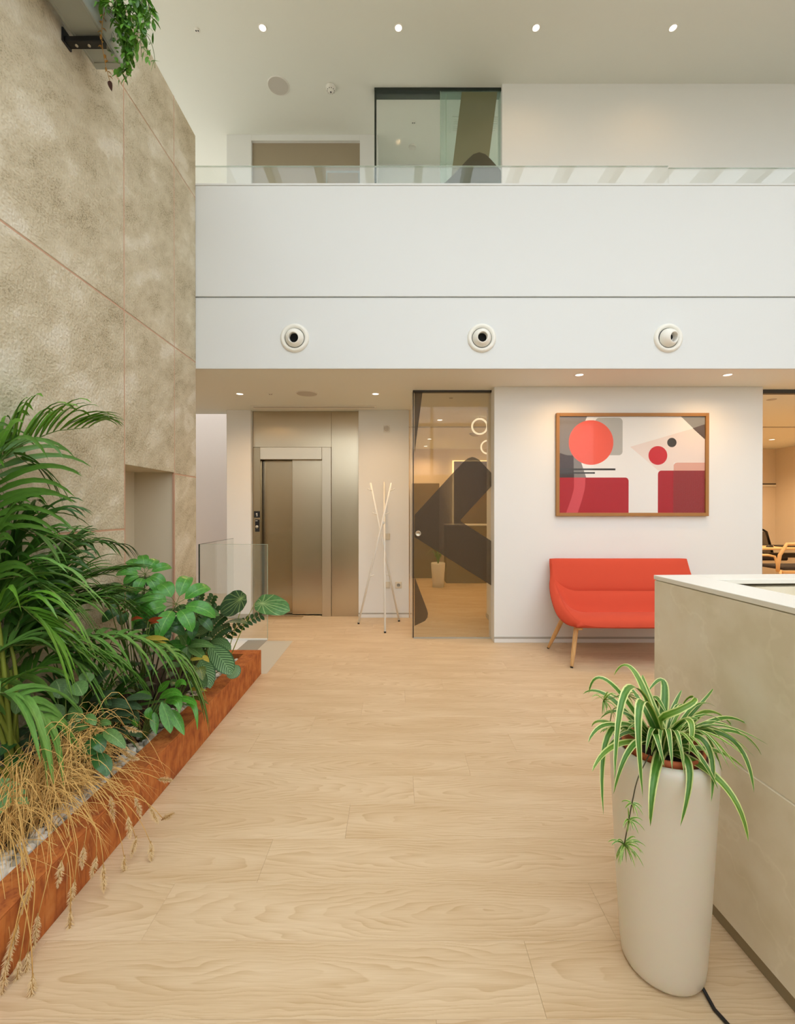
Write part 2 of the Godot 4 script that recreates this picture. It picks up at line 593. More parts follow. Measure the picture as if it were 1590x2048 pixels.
	M.straw = mat(rgb(214, 172, 100), 0.8)
	M.straw2 = mat(rgb(176, 138, 80), 0.85)
	M.plume = mat(rgb(222, 194, 146), 0.95)
	for k in ["straw", "straw2", "plume"]: M[k].cull_mode = BaseMaterial3D.CULL_DISABLED
	M.dead = mat(rgb(170, 128, 66), 0.9)
	M.dead.cull_mode = BaseMaterial3D.CULL_DISABLED

func emissive(c: Color, e: float) -> StandardMaterial3D:
	var m := mat(Color(1, 1, 1), 0.5)
	m.emission_enabled = true
	m.emission = c
	m.emission_energy_multiplier = e
	return m

# ---------------------------------------------------------------- ready
func _ready():
	rng.seed = 77
	var cam := Camera3D.new()
	cam.name = "camera"
	cam.fov = 2.0 * rad_to_deg(atan(1024.0 / F))
	cam.near = 0.05
	add_child(cam)
	cam.position = Vector3(0, 1.4, 0)
	cam.rotation.x = -0.0044
	cam.current = true
	var we := WorldEnvironment.new()
	we.name = "environment"
	var env := Environment.new()
	env.background_mode = Environment.BG_SKY
	var sky := Sky.new()
	var sm := ProceduralSkyMaterial.new()
	sm.sky_top_color = rgb(236, 242, 250)
	sm.sky_horizon_color = rgb(244, 246, 248)
	sm.ground_bottom_color = rgb(150, 146, 134)
	sm.ground_horizon_color = rgb(190, 188, 178)
	sm.sun_angle_max = 0.0
	sm.energy_multiplier = SKY
	sky.sky_material = sm
	env.sky = sky
	env.tonemap_mode = Environment.TONE_MAPPER_LINEAR
	env.tonemap_exposure = EXPO
	env.sdfgi_enabled = true
	env.ssao_enabled = true
	env.ssil_enabled = true
	we.environment = env
	add_child(we)
	materials()
	setting()
	lift()
	glazing()
	lights()
	fittings()
	bench()
	picture()
	desk()
	coat_rack()
	office()
	planter()
	trough()
	pot()

const SKY := 3.75
const EXPO := 1.0
const WARM := Color(1.0, 0.80, 0.56)

# ---------------------------------------------------------------- the shell
func setting():
	# floor of oak planks, each a board of its own
	var fl := struct("floor", box1(V(-5.2, -0.25, -3.2), V(11, -0.012, 9.9)), M.subfloor)
	var tm := []
	for k in 5:
		var st := mk()
		var L := 1.55
		var W := 0.2265
		var g := 0.0002
		var lo := Vector3(g, -0.012, -W + g)
		var hi := Vector3(L - g, 0.0, -g)
		var r := 0.0007
		# top with texture coordinates along the board, chamfered sides
		quad(st, Vector3(lo.x + r, 0, hi.z - r), Vector3(hi.x - r, 0, hi.z - r), Vector3(hi.x - r, 0, lo.z + r), Vector3(lo.x + r, 0, lo.z + r), Vector3.UP, [Vector2(0, 0), Vector2(1, 0), Vector2(1, 1), Vector2(0, 1)])
		var tp := [Vector3(lo.x + r, 0, hi.z - r), Vector3(hi.x - r, 0, hi.z - r), Vector3(hi.x - r, 0, lo.z + r), Vector3(lo.x + r, 0, lo.z + r)]
		var bt := [Vector3(lo.x, -r, hi.z), Vector3(hi.x, -r, hi.z), Vector3(hi.x, -r, lo.z), Vector3(lo.x, -r, lo.z)]
		var uv := [Vector2(0, 0), Vector2(1, 0), Vector2(1, 1), Vector2(0, 1)]
		for i in 4:
			var j := (i + 1) % 4
			var o: Vector3 = (tp[i] + tp[j]) / 2 - Vector3(L / 2, 0, -W / 2)
			quad(st, tp[i], tp[j], bt[j], bt[i], o + Vector3.UP * 0.2, [uv[i], uv[j], uv[j], uv[i]])
			quad(st, bt[i], bt[j], bt[j] + Vector3.DOWN * (0.0118 - r), bt[i] + Vector3.DOWN * (0.0118 - r), o, [uv[i], uv[j], uv[j], uv[i]])
		st.generate_normals()
		tm.append(st.commit())
	var rg := RandomNumberGenerator.new()
	rg.seed = 12
	for n in range(-5, 36):
		var d0 := 1.457 + n * 0.2265
		var x0 := fposmod(-0.834 + 0.305 * n, 1.55) - 1.55 * 2
		var left := -1.2 if d0 < 3.8 else -2.3
		var right := 2.2 if d0 < 3.5 else 4.2
		if d0 > 5.75:
			left = 0.15
			right = 2.6
		for k in 6:
			var x := x0 + k * 1.55
			if x + 1.55 < left or x > right: continue
			var id := rg.randi() % 5
			var o := part("plank", tm[id], M["oak%d" % id], fl)
			o.position = V(x, 0, d0) - gpos(fl)
			if rg.randf() < 0.5:
				o.position += Vector3(1.55, 0, -0.2265)
				o.rotation.y = PI
	# left wall: plaster panels with copper joints round a dark core, and a niche
	var lw := struct("wall_left", null, M.smoothplaster)
	var st := mk()
	bx(st, V(-2.35, -0.01, 3.745), V(-1.865, 4.825, 4.13))
	bx(st, V(-2.35, -0.01, -3), V(-1.865, 4.825, 3.05))
	bx(st, V(-2.35, 1.712, 3.05), V(-1.865, 4.825, 3.745))
	bx(st, V(-2.35, -0.01, 3.05), V(-2.19, 1.712, 3.745))
	st.generate_normals()
	lw.mesh = st.commit()
	var cols := [[-3.0, -0.62], [-0.62, 3.055], [3.055, 3.74], [3.74, 4.14]]
	var rows := [[0.0, 1.27], [1.27, 2.752], [2.752, 4.256], [4.256, 4.83]]
	for c in 4:
		for r in 4:
			var y0: float = rows[r][0]
			var y1: float = rows[r][1]
			if c == 2:
				if r == 0: continue
				if r == 1: y0 = 1.705
			if c == 3:
				if r == 0: y1 = 1.70
				if r == 1: y0 = 1.70
			struct("panel", plaster_panel(V(-1.87, y0 + 0.005, cols[c][0] + 0.005), V(-1.85, y1 - 0.005, cols[c][1] - 0.005)), M.plaster, lw)
	# joint strips
	for y in [2.752, 4.256]: struct("joint_strip", box1(V(-1.868, y - 0.006, -3), V(-1.8535, y + 0.006, 4.138)), M.copper, lw)
	struct("joint_strip", box1(V(-1.868, 1.264, -3), V(-1.852, 1.276, 3.05)), M.copper, lw)
	struct("joint_strip", box1(V(-1.868, 1.694, 3.75), V(-1.852, 1.706, 4.138)), M.copper, lw)
	for d in [-0.62, 3.055, 3.74]: struct("joint_strip", box1(V(-1.868, 0.0, d - 0.006), V(-1.852, 4.83, d + 0.006)), M.copper, lw)
	# walls of the white shell
	var ow := mk()
	bx(ow, V(-5.2, -0.01, -3.2), V(-5.0, 3.5, 8.0))
	bx(ow, V(-5.2, 5.7, -3.2), V(-5.0, 6.1, 8.0))
	bx(ow, V(-5.2, 3.5, -3.2), V(-5.0, 5.7, -2.4))
	bx(ow, V(-5.2, 3.5, 7.4), V(-5.0, 5.7, 8.0))
	struct("wall_outer", ow, M.white)
	var lwn := struct("window_4", box1(V(-5.11, 3.5, -2.4), V(-5.09, 5.7, 7.4)), M.glass)
	for i in 6: struct("mullion", box1(V(-5.15, 3.5, -2.4 + i * 1.95), V(-5.05, 5.7, -2.34 + i * 1.95)), M.white, lwn)
	# rear wall, behind the camera, with the atrium's tall window
	var rw := mk()
	bx(rw, V(-5.0, -0.01, -3.2), V(-3.6, 6.1, -3.0))
	bx(rw, V(5.6, -0.01, -3.2), V(7.0, 6.1, -3.0))
	bx(rw, V(-3.6, -0.01, -3.2), V(5.6, 2.4, -3.0))
	bx(rw, V(-3.6, 5.3, -3.2), V(5.6, 6.1, -3.0))
	struct("wall_rear", rw, M.white)
	var wn := struct("window_3", box1(V(-3.6, 2.4, -3.11), V(5.6, 5.3, -3.09)), M.glass)
	for i in 5: struct("mullion", box1(V(-3.6 + i * 2.27, 2.4, -3.16), V(-3.52 + i * 2.27, 5.3, -3.04)), M.white, wn)
	struct("transom", box1(V(-3.6, 3.8, -3.15), V(5.6, 3.88, -3.05)), M.white, wn)
	struct("wall_right", box1(V(7.0, -0.01, -3.2), V(7.2, 6.1, 4.75)), M.white)
	struct("wall_stair", box1(V(-5.0, -0.01, 7.6), V(-2.0, 6.1, 7.8)), M.lilac)
	# lower lobby
	struct("wall_lift_shaft", box1(V(-2.222, -0.01, 5.85), V(-1.905, 2.7, 7.6), 0.004), M.white)
	var wl := struct("wall_lobby", box1(V(-0.507, -0.01, 5.85), V(0.15, 2.7, 6.15), 0.003), M.white)
	struct("wall_corridor", box1(V(-0.05, -0.01, 6.15), V(0.15, 2.7, 9.6)), M.white)
	struct("baseboard_lobby", box1(V(-0.505, 0.0, 5.838), V(0.15, 0.045, 5.85), 0.002), M.white)
	struct("trim_1", box1(V(-0.505, 0.045, 5.842), V(0.15, 0.062, 5.8505)), M.trimgrey)
	struct("baseboard_lift", box1(V(-2.22, 0.0, 5.838), V(-1.905, 0.05, 5.85), 0.002), M.trimgrey)
	var wb := mk()
	bx(wb, V(1.02, -0.01, 4.75), V(3.855, 2.7, 5.02), 0.004)
	bx(wb, V(1.17, -0.01, 5.02), V(3.855, 2.7, 5.9))
	struct("wall_bench", wb, M.white)
	struct("baseboard_bench", box1(V(1.02, 0.0, 4.738), V(3.855, 0.04, 4.75), 0.002), M.white)
	struct("trim_2", box1(V(1.02, 0.04, 4.742), V(3.855, 0.06, 4.7505)), M.trimgrey)
	struct("baseboard_corridor", box1(V(1.158, 0.0, 5.02), V(1.17, 0.05, 5.9)), M.trimgrey)
	struct("wall_office", box1(V(-0.05, -0.01, 9.6), V(8.3, 2.7, 9.8)), M.warmwall)
	struct("wall_office_side", box1(V(8.06, -0.01, 4.75), V(8.3, 2.7, 9.6)), M.warmwall)
	struct("wall_office_front", box1(V(5.6, -0.01, 4.75), V(8.06, 2.7, 4.95)), M.white)
	struct("trim_3", box1(V(3.2, 1.90, 9.575), V(8.06, 1.94, 9.6)), M.offwhite)
	struct("trim_4", box1(V(3.2, 1.94, 9.585), V(8.06, 1.965, 9.6)), M.darkgrey)
	# mezzanine slab: the ceiling of the lobby, with the stairwell left open
	var sl := mk()
	bx(sl, V(-5.0, 2.7, 4.16), V(8.3, 3.3, 6.1))
	bx(sl, V(-2.2, 2.7, 6.1), V(8.3, 3.3, 9.8))
	bx(sl, V(7.0, 2.7, 4.16), V(8.3, 3.3, 4.95))
	struct("ceiling_lobby", sl, M.ceil)
	var fa := struct("wall_mezzanine", box1(V(-5.0, 2.705, 4.162), V(7.0, 4.38, 4.27)), M.trimgrey)
	struct("panel", box1(V(-5.0, 2.698, 4.14), V(7.0, 3.349, 4.165), 0.003), M.fascia, fa)
	struct("panel", box1(V(-5.0, 3.361, 4.14), V(7.0, 4.375, 4.165), 0.003), M.fascia, fa)
	struct("trim_5", box1(V(-5.0, 4.375, 4.135), V(7.0, 4.395, 4.29), 0.003), M.fascia)
	# upper floor
	struct("wall_upper", box1(V(1.10, 3.3, 4.75), V(7.2, 5.9, 4.95)), M.white)
	struct("wall_upper_room", box1(V(-0.24, 3.3, 5.85), V(3.0, 5.9, 6.0)), M.white)
	struct("wall_upper_side", box1(V(2.9, 3.3, 4.95), V(3.0, 5.9, 5.85)), M.white)
	struct("wall_upper_column", box1(V(-2.04, 3.3, 5.39), V(-1.745, 5.9, 7.0), 0.003), M.white)
	struct("wall_upper_pier", box1(V(-0.45, 3.3, 5.39), V(-0.24, 5.9, 7.0), 0.003), M.white)
	struct("trim_6", box1(V(-1.745, 5.81, 5.39), V(-0.45, 5.9, 5.46)), M.white)
	struct("wall_upper_back", box1(V(-2.2, 3.3, 9.0), V(3.0, 5.9, 9.2)), M.white)
	var ce := mk()
	bx(ce, V(-5.2, 5.88, 2.75), V(7.2, 6.15, 6.35))
	bx(ce, V(-2.1, 5.88, 6.35), V(7.2, 6.15, 9.8))
	struct("ceiling", ce, M.ceil)
	# skylight: beams and glass over the atrium
	var sk := struct("skylight_frame", box1(V(-5.2, 5.88, -3.2), V(7.2, 6.15, -2.6)), M.white)
	for i in 19:
		var x := -5.0 + i * 0.66
		struct("beam", box1(V(x - 0.05, 5.86, -2.6), V(x + 0.05, 6.1, 2.75)), M.white, sk)
	struct("pane", box1(V(-5.2, 6.12, -2.6), V(7.2, 6.13, 2.75)), M.glass, sk)
	struct("pane", box1(V(-5.2, 6.12, 6.35), V(-2.1, 6.13, 7.8)), M.glass, sk)
	# stone threshold beyond the planter
	struct("trim_7", box1(V(-1.40, -0.011, 3.84), V(-1.118, 0.002, 4.80)), M.stonetile)
	struct("trim_8", box1(V(-1.605, -0.011, 3.84), V(-1.40, 0.003, 4.83)), M.greytile)
	struct("trim_9", box1(V(-2.3, -0.011, 3.84), V(-1.605, 0.004, 4.83)), M.whitetile)

func lift():
	var e := thing("elevator", "brushed stainless steel elevator with two-leaf sliding door in the white lobby wall", "elevator", V(-1.2, 0, 5.94))
	var k := 0.0066
	# surround sheets
	part("surround_panel", box1(V(-1.900, 2.225, 5.92), V(-0.87, 2.697, 5.94), 0.002), M.steel0, e)
	part("surround_panel", box1(V(-0.868, 0.0, 5.92), V(-0.51, 2.697, 5.94), 0.002), M.steel0, e)
	part("jamb", box1(V(-1.900, 0.0, 5.91), V(-1.803, 2.222, 5.99), 0.002), M.steel1, e)
	part("jamb", box1(V(-0.99, 0.0, 5.90), V(-0.872, 2.222, 5.99), 0.002), M.steel2, e)
	part("lintel", box1(V(-1.80, 2.065, 5.90), V(-0.993, 2.222, 5.99), 0.002), M.steel2, e)
	var a := part("door_panel", box1(V(-1.88, 0.01, 6.045), V(-1.392, 2.07, 6.06), 0.003), M.steel1, e)
	var b := part("door_panel", box1(V(-1.40, 0.01, 5.985), V(-0.985, 2.07, 6.005), 0.003), M.steel0, e)
	part("sill", box1(V(-1.80, -0.01, 5.93), V(-0.99, 0.004, 6.05), 0.001), M.steel0, e)
	part("recess", box1(V(-1.9, 0, 6.06), V(-0.6, 2.68, 6.08)), mat(rgb(92, 78, 58), 0.5, 0.6), e)
	var pl := part("floor_plate", box1(V(-1.884, 1.30, 5.902), V(-1.806, 1.385, 5.912), 0.002), M.black, e, "black plate showing the floor number 1")
	var tx := TextMesh.new()
	tx.text = "1"
	var f := SystemFont.new()
	f.font_names = PackedStringArray(["Droid Sans"])
	f.font_weight = 700
	tx.font = f
	tx.font_size = 32
	tx.pixel_size = 0.0018
	tx.depth = 0.002
	var t := part("number", tx, M.offwhite, pl)
	t.position = V(-1.845, 1.338, 5.900)
	var cp := part("call_panel", box1(V(-1.868, 1.115, 5.900), V(-1.812, 1.275, 5.912), 0.002), M.black, e, "black call panel with a round steel button")
	var bt := mk(true)
	lathe(bt, [Vector2(0.02, 0), Vector2(0.02, 0.006), Vector2(0.016, 0.009), Vector2(0, 0.009)], 20, Transform3D(Basis(Vector3.RIGHT, PI / 2), V(-1.842, 1.18, 5.900)))
	part("button", bt, M.steel2, cp)
	part("mark", box1(V(-1.862, 1.256, 5.8985), V(-1.834, 1.262, 5.901)), M.plastic, cp)
	# landing of the upper floor, seen over the balustrade
	var u := thing("elevator_landing", "bronze coloured metal elevator landing between white columns on the upper floor", "elevator", V(-1.1, 3.3, 5.6))
	part("surround_panel", box1(V(-1.745, 4.70, 5.43), V(-0.45, 5.81, 5.45)), M.bronze, u)
	part("surround_panel", box1(V(-1.745, 3.3, 5.43), V(-0.86, 4.69, 5.45)), M.galv, u)
	part("door_frame", box1(V(-0.86, 3.3, 5.415), V(-0.45, 5.47, 5.43)), M.galv, u)
	part("door_panel", box1(V(-0.84, 3.3, 5.41), V(-0.47, 5.44, 5.416)), M.steel1, u)

func glazing():
	# door of the glazed corridor: sheet, printed film, pull
	var d := struct("door_1", box1(V(0.172, 0.008, 4.90), V(1.045, 2.685, 4.912)), M.doorglass)
	var dk := 4.898 / F
	var xf := Transform3D(Basis(), Vector3(0, 0, -4.898))
	var sh := [
		[[829, 1030], [907.6, 944], [928.8, 922], [936, 916.5], [944, 914], [951, 915.5], [958.5, 920], [986, 949.5], [986, 969], [924, 1036.5], [921, 1040], [922.5, 1043.5], [986, 1084], [986, 1173], [829, 1074]],
		[[829, 784], [845, 784], [829, 907]],
		[[829, 1153], [854, 1219], [856, 1227], [855, 1235], [850, 1242], [829, 1252]]]
	for s in sh:
		var pg := PackedVector2Array()
		for q in s: pg.append(Vector2((q[0] - 795.0) * dk, 1.4 + (1020.0 - q[1]) * dk))
		var st := mk()
		extrude(st, pg, 0.001, xf)
		struct("printed_film", st, M.film, d)
	struct("glass_edge", box1(V(0.166, 0.008, 4.897), V(0.176, 2.685, 4.915)), M.black, d)
	struct("glass_edge", box1(V(1.040, 0.008, 4.898), V(1.046, 2.685, 4.914)), M.lightedge, d)
	struct("top_track", box1(V(0.166, 2.678, 4.885), V(1.05, 2.699, 4.93)), M.darkgrey, d)
	struct("bottom_rail", box1(V(0.172, 0.0, 4.895), V(1.045, 0.012, 4.92)), M.trimgrey, d)
	var kn := mk(true)
	lathe(kn, [Vector2(0.031, 0), Vector2(0.031, 0.012), Vector2(0.026, 0.016), Vector2(0.02, 0.010), Vector2(0, 0.010)], 24, Transform3D(Basis(Vector3.RIGHT, PI / 2), V(0.225, 1.145, 4.898)))
	struct("finger_pull", kn, M.steel2, d)
	struct("window_1", box1(V(0.155, 0.005, 4.93), V(0.165, 2.69, 5.84)), M.glass)
	# upper room: fixed pane and sliding door
	var w := struct("window_2", box1(V(-0.235, 3.3, 4.83), V(0.52, 5.86, 4.842)), M.upglass)
	struct("frame", box1(V(-0.245, 3.3, 4.80), V(-0.225, 5.875, 4.86)), M.edge, w)
	struct("top_track", box1(V(-0.245, 5.85, 4.79), V(1.10, 5.879, 4.90)), M.edge, w)
	struct("glass_edge", box1(V(0.517, 3.3, 4.829), V(0.522, 5.86, 4.843)), M.lightedge, w)
	var dd := struct("door_2", box1(V(0.455, 3.3, 4.80), V(1.095, 5.86, 4.812)), M.greenglass)
	struct("glass_edge", box1(V(0.453, 3.3, 4.799), V(0.457, 5.86, 4.813)), M.lightedge, dd)
	var uk := 4.798 / F
	var xu := Transform3D(Basis(), Vector3(0, 0, -4.7985))
	for s in [[[923, 187], [994, 187], [976, 327], [962, 430], [893, 430]], [[860, 396], [907, 351], [935, 321], [946, 311], [958, 307], [970, 311], [980, 320], [1002, 345], [1002, 396]]]:
		var pg := PackedVector2Array()
		for q in s: pg.append(Vector2((q[0] - 795.0) * uk, 1.4 + (1020.0 - q[1]) * uk))
		var st := mk()
		extrude(st, pg, 0.001, xu)
		xu.origin.z += 0.0012
		struct("printed_film", st, M.filmup if s[0][1] < 300 else M.filmdark, dd)
	# balustrade on the mezzanine parapet
	var g := thing("glass_balustrade", "low frameless clear glass balustrade along the white mezzanine parapet", "balustrade", V(0, 4.39, 4.2))
	for s in [[-5.0, 2.513, 4.592], [2.519, 6.9, 4.575]]:
		var p := part("pane", box1(V(s[0], 4.38, 4.19), V(s[1], s[2], 4.206)), M.glass, g)
		part("edge", box1(V(s[0], s[2], 4.19), V(s[1], s[2] + 0.003, 4.206)), M.lightedge, p)
	# guard round the stairwell by the lift
	var h := thing("stair_guard", "clear frameless glass guard round the stairwell behind the planted bed", "balustrade", V(-1.8, 0, 4.9))
	var f := part("pane", box1(V(-2.125, 0.005, 4.84), V(-1.40, 1.03, 4.852)), M.glass, h)
	part("edge", box1(V(-1.402, 0.005, 4.839), V(-1.398, 1.031, 4.853)), M.lightedge, f)
	part("edge", box1(V(-2.125, 1.03, 4.84), V(-1.4, 1.033, 4.852)), M.lightedge, f)
	var q := part("pane", box1(V(-2.14, 0.005, 4.842), V(-2.128, 1.03, 5.84)), M.glass, h)
	part("edge", box1(V(-2.141, 0.005, 4.838), V(-2.127, 1.031, 4.842)), M.edge, q)
	part("edge", box1(V(-2.14, 1.03, 4.842), V(-2.128, 1.033, 5.84)), M.edge, q)
	part("rail", box1(V(-2.14, 0.0, 4.825), V(-1.40, 0.014, 4.867), 0.002), M.offwhite, h)

# ---------------------------------------------------------------- lamps
func downlight(x, y, d, r, e, label, group, cone := 80.0, col := WARM):
	var t := thing("downlight", label, "downlight", V(x, y, d), group)
	var st := mk(true)
	lathe(st, [Vector2(r * 0.86, 0.002), Vector2(r * 0.86, -0.003), Vector2(r * 1.02, -0.005), Vector2(r * 1.16, -0.002), Vector2(r * 1.18, 0.002)], 24)
	var o := part("trim_ring", st, M.offwhite, t)
	o.position = Vector3.ZERO
	var s2 := mk()
	lathe(s2, [Vector2(0, -0.002), Vector2(r * 0.86, -0.002)], 24)
	var l := part("lens", s2, emissive(Color(1.0, 0.96, 0.9), 2.5), t)
	l.position = Vector3.ZERO
	var sp := SpotLight3D.new()
	sp.name = "light"
	t.add_child(sp)
	sp.position = Vector3(0, -0.012, 0)
	sp.rotation.x = -PI / 2
	sp.light_energy = e
	sp.light_color = col
	sp.light_size = r * 0.8
	sp.spot_angle = cone
	sp.spot_angle_attenuation = 1.0
	sp.spot_range = 14.0
	sp.spot_attenuation = 2.0
	sp.shadow_enabled = true
	return t

const DL := 1.0

func lights():
	var nm := ["first from the plaster wall", "second from the plaster wall", "third from the plaster wall", "fourth from the plaster wall, furthest right"]
	for i in 4:
		downlight([-1.254, 0.009, 1.287, 2.56][i], 5.88, 4.2, 0.036, 0.2, "round recessed downlight in the high ceiling, " + nm[i], "downlights in the high ceiling")
	downlight(-1.765, 2.7, 5.04, 0.042, DL * 1.2, "small lit downlight in the lobby ceiling left of the round speaker", "downlights in the lobby ceiling")
	downlight(-0.246, 2.7, 5.04, 0.042, DL * 1.2, "small lit downlight in the lobby ceiling above the coat rack", "downlights in the lobby ceiling")
	downlight(1.748, 2.7, 4.33, 0.042, DL * 0.6, "small lit downlight above the left end of the framed print", "downlights in the lobby ceiling")
	downlight(3.173, 2.7, 4.33, 0.042, DL * 0.6, "small lit downlight right of the framed print, near the office opening", "downlights in the lobby ceiling")
	downlight(-3.6, 5.88, 6.1, 0.05, 3.5, "recessed downlight over the stairwell, hidden above the plaster wall", "", 80, Color(1.0, 0.9, 0.84))
	downlight(1.9, 5.88, 5.4, 0.05, 2.5, "recessed downlight in the upper room, hidden behind the white wall", "", 80, Color(1.0, 0.97, 0.92))
	var oc := Color(1.0, 0.84, 0.64)
	downlight(0.61, 2.7, 6.5, 0.042, DL, "nearest of three lit downlights seen through the glass door", "downlights behind the glass door", 75, WARM)
	downlight(0.586, 2.7, 8.24, 0.042, DL, "middle of three lit downlights seen through the glass door", "downlights behind the glass door", 75, WARM)
	downlight(0.57, 2.7, 9.15, 0.042, DL, "furthest of three lit downlights seen through the glass door", "downlights behind the glass door", 75, WARM)
	var lamp_n := -1
	for q in [[4.6, 6.6], [6.6, 6.2], [4.6, 8.3], [6.9, 8.3]]:
		lamp_n += 1
		downlight(q[0], 2.7, q[1], 0.05, 5.0, "recessed downlight in the office ceiling, %s" % ["front left of four, above the bench wall", "front right of four, near the opening", "rear left of four, behind the bench wall", "rear right of four, above the office desk"][lamp_n], "downlights in the office", 75, oc)

func disc(called, label, cat, x, y, d, prof: Array, m, group := "") -> Node3D:
	var t := thing(called, label, cat, V(x, y, d), group)
	var st := mk(true)
	lathe(st, prof, 28)
	var o := part("body", st, m, t)
	o.position = Vector3.ZERO
	return t

func fittings():
	# ceiling speakers, detectors, sensors
	var sp := [Vector2(0, -0.006), Vector2(0.10, -0.006), Vector2(0.108, -0.005)]
	for s in [["round flush speaker in the high ceiling above the mezzanine", -1.256, 5.88, 4.77, 0.112], ["round flush speaker in the lobby ceiling in front of the elevator", -1.01, 2.7, 5.02, 0.12]]:
		var t := thing("ceiling_speaker", s[0], "speaker", V(s[1], s[2], s[3]), "ceiling speakers")
		var st := mk(true)
		var r: float = s[4]
		lathe(st, [Vector2(0, -0.006), Vector2(r * 0.93, -0.006)], 32)
		part("grille", st, M.speaker, t).position = Vector3.ZERO
		var s2 := mk(true)
		lathe(s2, [Vector2(r * 0.92, -0.004), Vector2(r * 0.95, -0.009), Vector2(r, -0.006), Vector2(r * 1.01, 0.002)], 32)
		part("rim", s2, M.plastic, t).position = Vector3.ZERO
	var sd := disc("smoke_detector", "white domed smoke detector on the high ceiling beside the round speaker", "detector", -0.707, 5.88, 4.79, [Vector2(0, -0.05), Vector2(0.022, -0.049), Vector2(0.034, -0.04), Vector2(0.036, -0.032), Vector2(0.05, -0.026), Vector2(0.054, -0.002)], M.plastic)
	var st := mk(true)
	lathe(st, [Vector2(0, -0.053), Vector2(0.008, -0.052), Vector2(0.009, -0.048)], 14)
	part("sensor_eye", st, M.darkgrey, sd).position = Vector3.ZERO
	var s5 := mk(true)
	for k in 10:
		var a := TAU * k / 10
		bx(s5, Vector3(cos(a) * 0.034 - 0.004, -0.038, sin(a) * 0.034 - 0.004), Vector3(cos(a) * 0.034 + 0.004, -0.031, sin(a) * 0.034 + 0.004))
	part("vents", s5, M.darkgrey, sd).position = Vector3.ZERO
	for q in [["small round two-eyed sensor on the high ceiling near the plaster wall", -1.87, 5.88, 4.22, 0.026], ["small round two-eyed sensor in the lobby ceiling beside the speaker", -1.42, 2.7, 5.04, 0.026], ["two-eyed round sensor on the ceiling behind the upper glass front", 0.186, 5.88, 5.22, 0.028], ["tiny round sensor in the ceiling just behind the glass door", 0.62, 2.7, 5.22, 0.026]]:
		var r: float = q[4]
		var t := disc("ceiling_sensor", q[0], "sensor", q[1], q[2], q[3], [Vector2(0, -0.007), Vector2(r * 0.8, -0.007), Vector2(r, -0.004), Vector2(r, 0.002)], M.plastic, "small ceiling sensors")
		for sg in [-1.0, 1.0]:
			var s3 := mk(true)
			lathe(s3, [Vector2(0, -0.010), Vector2(r * 0.25, -0.009), Vector2(r * 0.28, -0.006)], 10, Transform3D(Basis(), Vector3(sg * r * 0.38, 0, 0)))
			part("eye", s3, M.darkgrey, t).position = Vector3.ZERO
	disc("ceiling_outlet", "shallow round dish fitting on the ceiling behind the upper glass front", "fitting", 0.186, 5.88, 5.57, [Vector2(0, -0.004), Vector2(0.03, -0.008), Vector2(0.04, -0.014), Vector2(0.046, -0.01), Vector2(0.047, 0.002)], M.plastic)
	# air grille in the upper room's ceiling
	var ag := thing("air_grille", "rectangular slatted air grille in the ceiling behind the green upper glass", "grille", V(0.9, 5.88, 5.25))
	part("frame", box1(V(0.62, 5.868, 5.14), V(1.18, 5.88, 5.36), 0.003), M.plastic, ag)
	for i in 6: part("slat", box1(V(0.65, 5.862, 5.165 + i * 0.03), V(1.15, 5.869, 5.18 + i * 0.03)), M.offwhite, ag)
	# linear diffuser over the lift
	var ld := thing("linear_diffuser", "long white slot diffuser in the lobby ceiling above the elevator", "diffuser", V(-1.05, 2.7, 5.7))
	part("frame", box1(V(-1.83, 2.688, 5.60), V(-0.26, 2.7, 5.76), 0.003), M.offwhite, ld)
	part("slot", box1(V(-1.80, 2.684, 5.625), V(-0.29, 2.689, 5.64)), M.trimgrey, ld)
	part("blade", box1(V(-1.80, 2.684, 5.65), V(-0.29, 2.6885, 5.73), 0.002), M.plastic, ld)
	# jet nozzles in the fascia
	var nz := ["left of three round white air nozzles on the mezzanine front", "middle of three round white air nozzles, above the glass door", "right of three round white air nozzles, its throat turned aside"]
	for i in 3:
		var c := V([-0.943, 0.773, 2.484][i], 2.978, 4.14)
		var t := thing("air_nozzle", nz[i], "air nozzle", c, "air nozzles on the mezzanine front")
		var ax := Basis(Vector3.RIGHT, PI / 2)
		var s1 := mk(true)
		lathe(s1, [Vector2(0.132, 0), Vector2(0.130, 0.012), Vector2(0.118, 0.022), Vector2(0.108, 0.024), Vector2(0.096, 0.016), Vector2(0.088, 0.002)], 36, Transform3D(ax, Vector3.ZERO))
		part("flange", s1, M.offwhite, t).position = Vector3.ZERO
		var s4 := mk(true)
		lathe(s4, [Vector2(0.0915, 0.0), Vector2(0.0915, 0.007), Vector2(0.083, 0.007)], 36, Transform3D(ax, Vector3.ZERO))
		part("gap_ring", s4, M.darkgrey, t).position = Vector3.ZERO
		# ball with a throat, aimed down and aside
		var aim: Vector3 = [Vector3(0.0, -0.22, 1), Vector3(-0.02, -0.14, 1), Vector3(-0.02, -0.2, 1)][i].normalized()
		if i == 2: aim = Vector3(0.32, -0.16, 1).normalized()
		var q := Basis(Quaternion(Vector3.UP, aim))
		var s2 := mk(true)
		var pr := []
		for k in 9:
			var a := lerpf(-0.1, 0.98, k / 8.0)
			pr.append(Vector2(cos(a) * 0.087, sin(a) * 0.087))
		var rt: float = pr[-1].x
		var yt: float = pr[-1].y
		pr.append(Vector2(rt - 0.004, yt))
		pr.append(Vector2(rt - 0.007, yt - 0.015))
		pr.append(Vector2(rt - 0.007, yt - 0.06))
		lathe(s2, pr, 32, Transform3D(q, Vector3(0, 0, -0.005)))
		part("ball", s2, M.offwhite, t).position = Vector3.ZERO
		var s3 := mk(true)
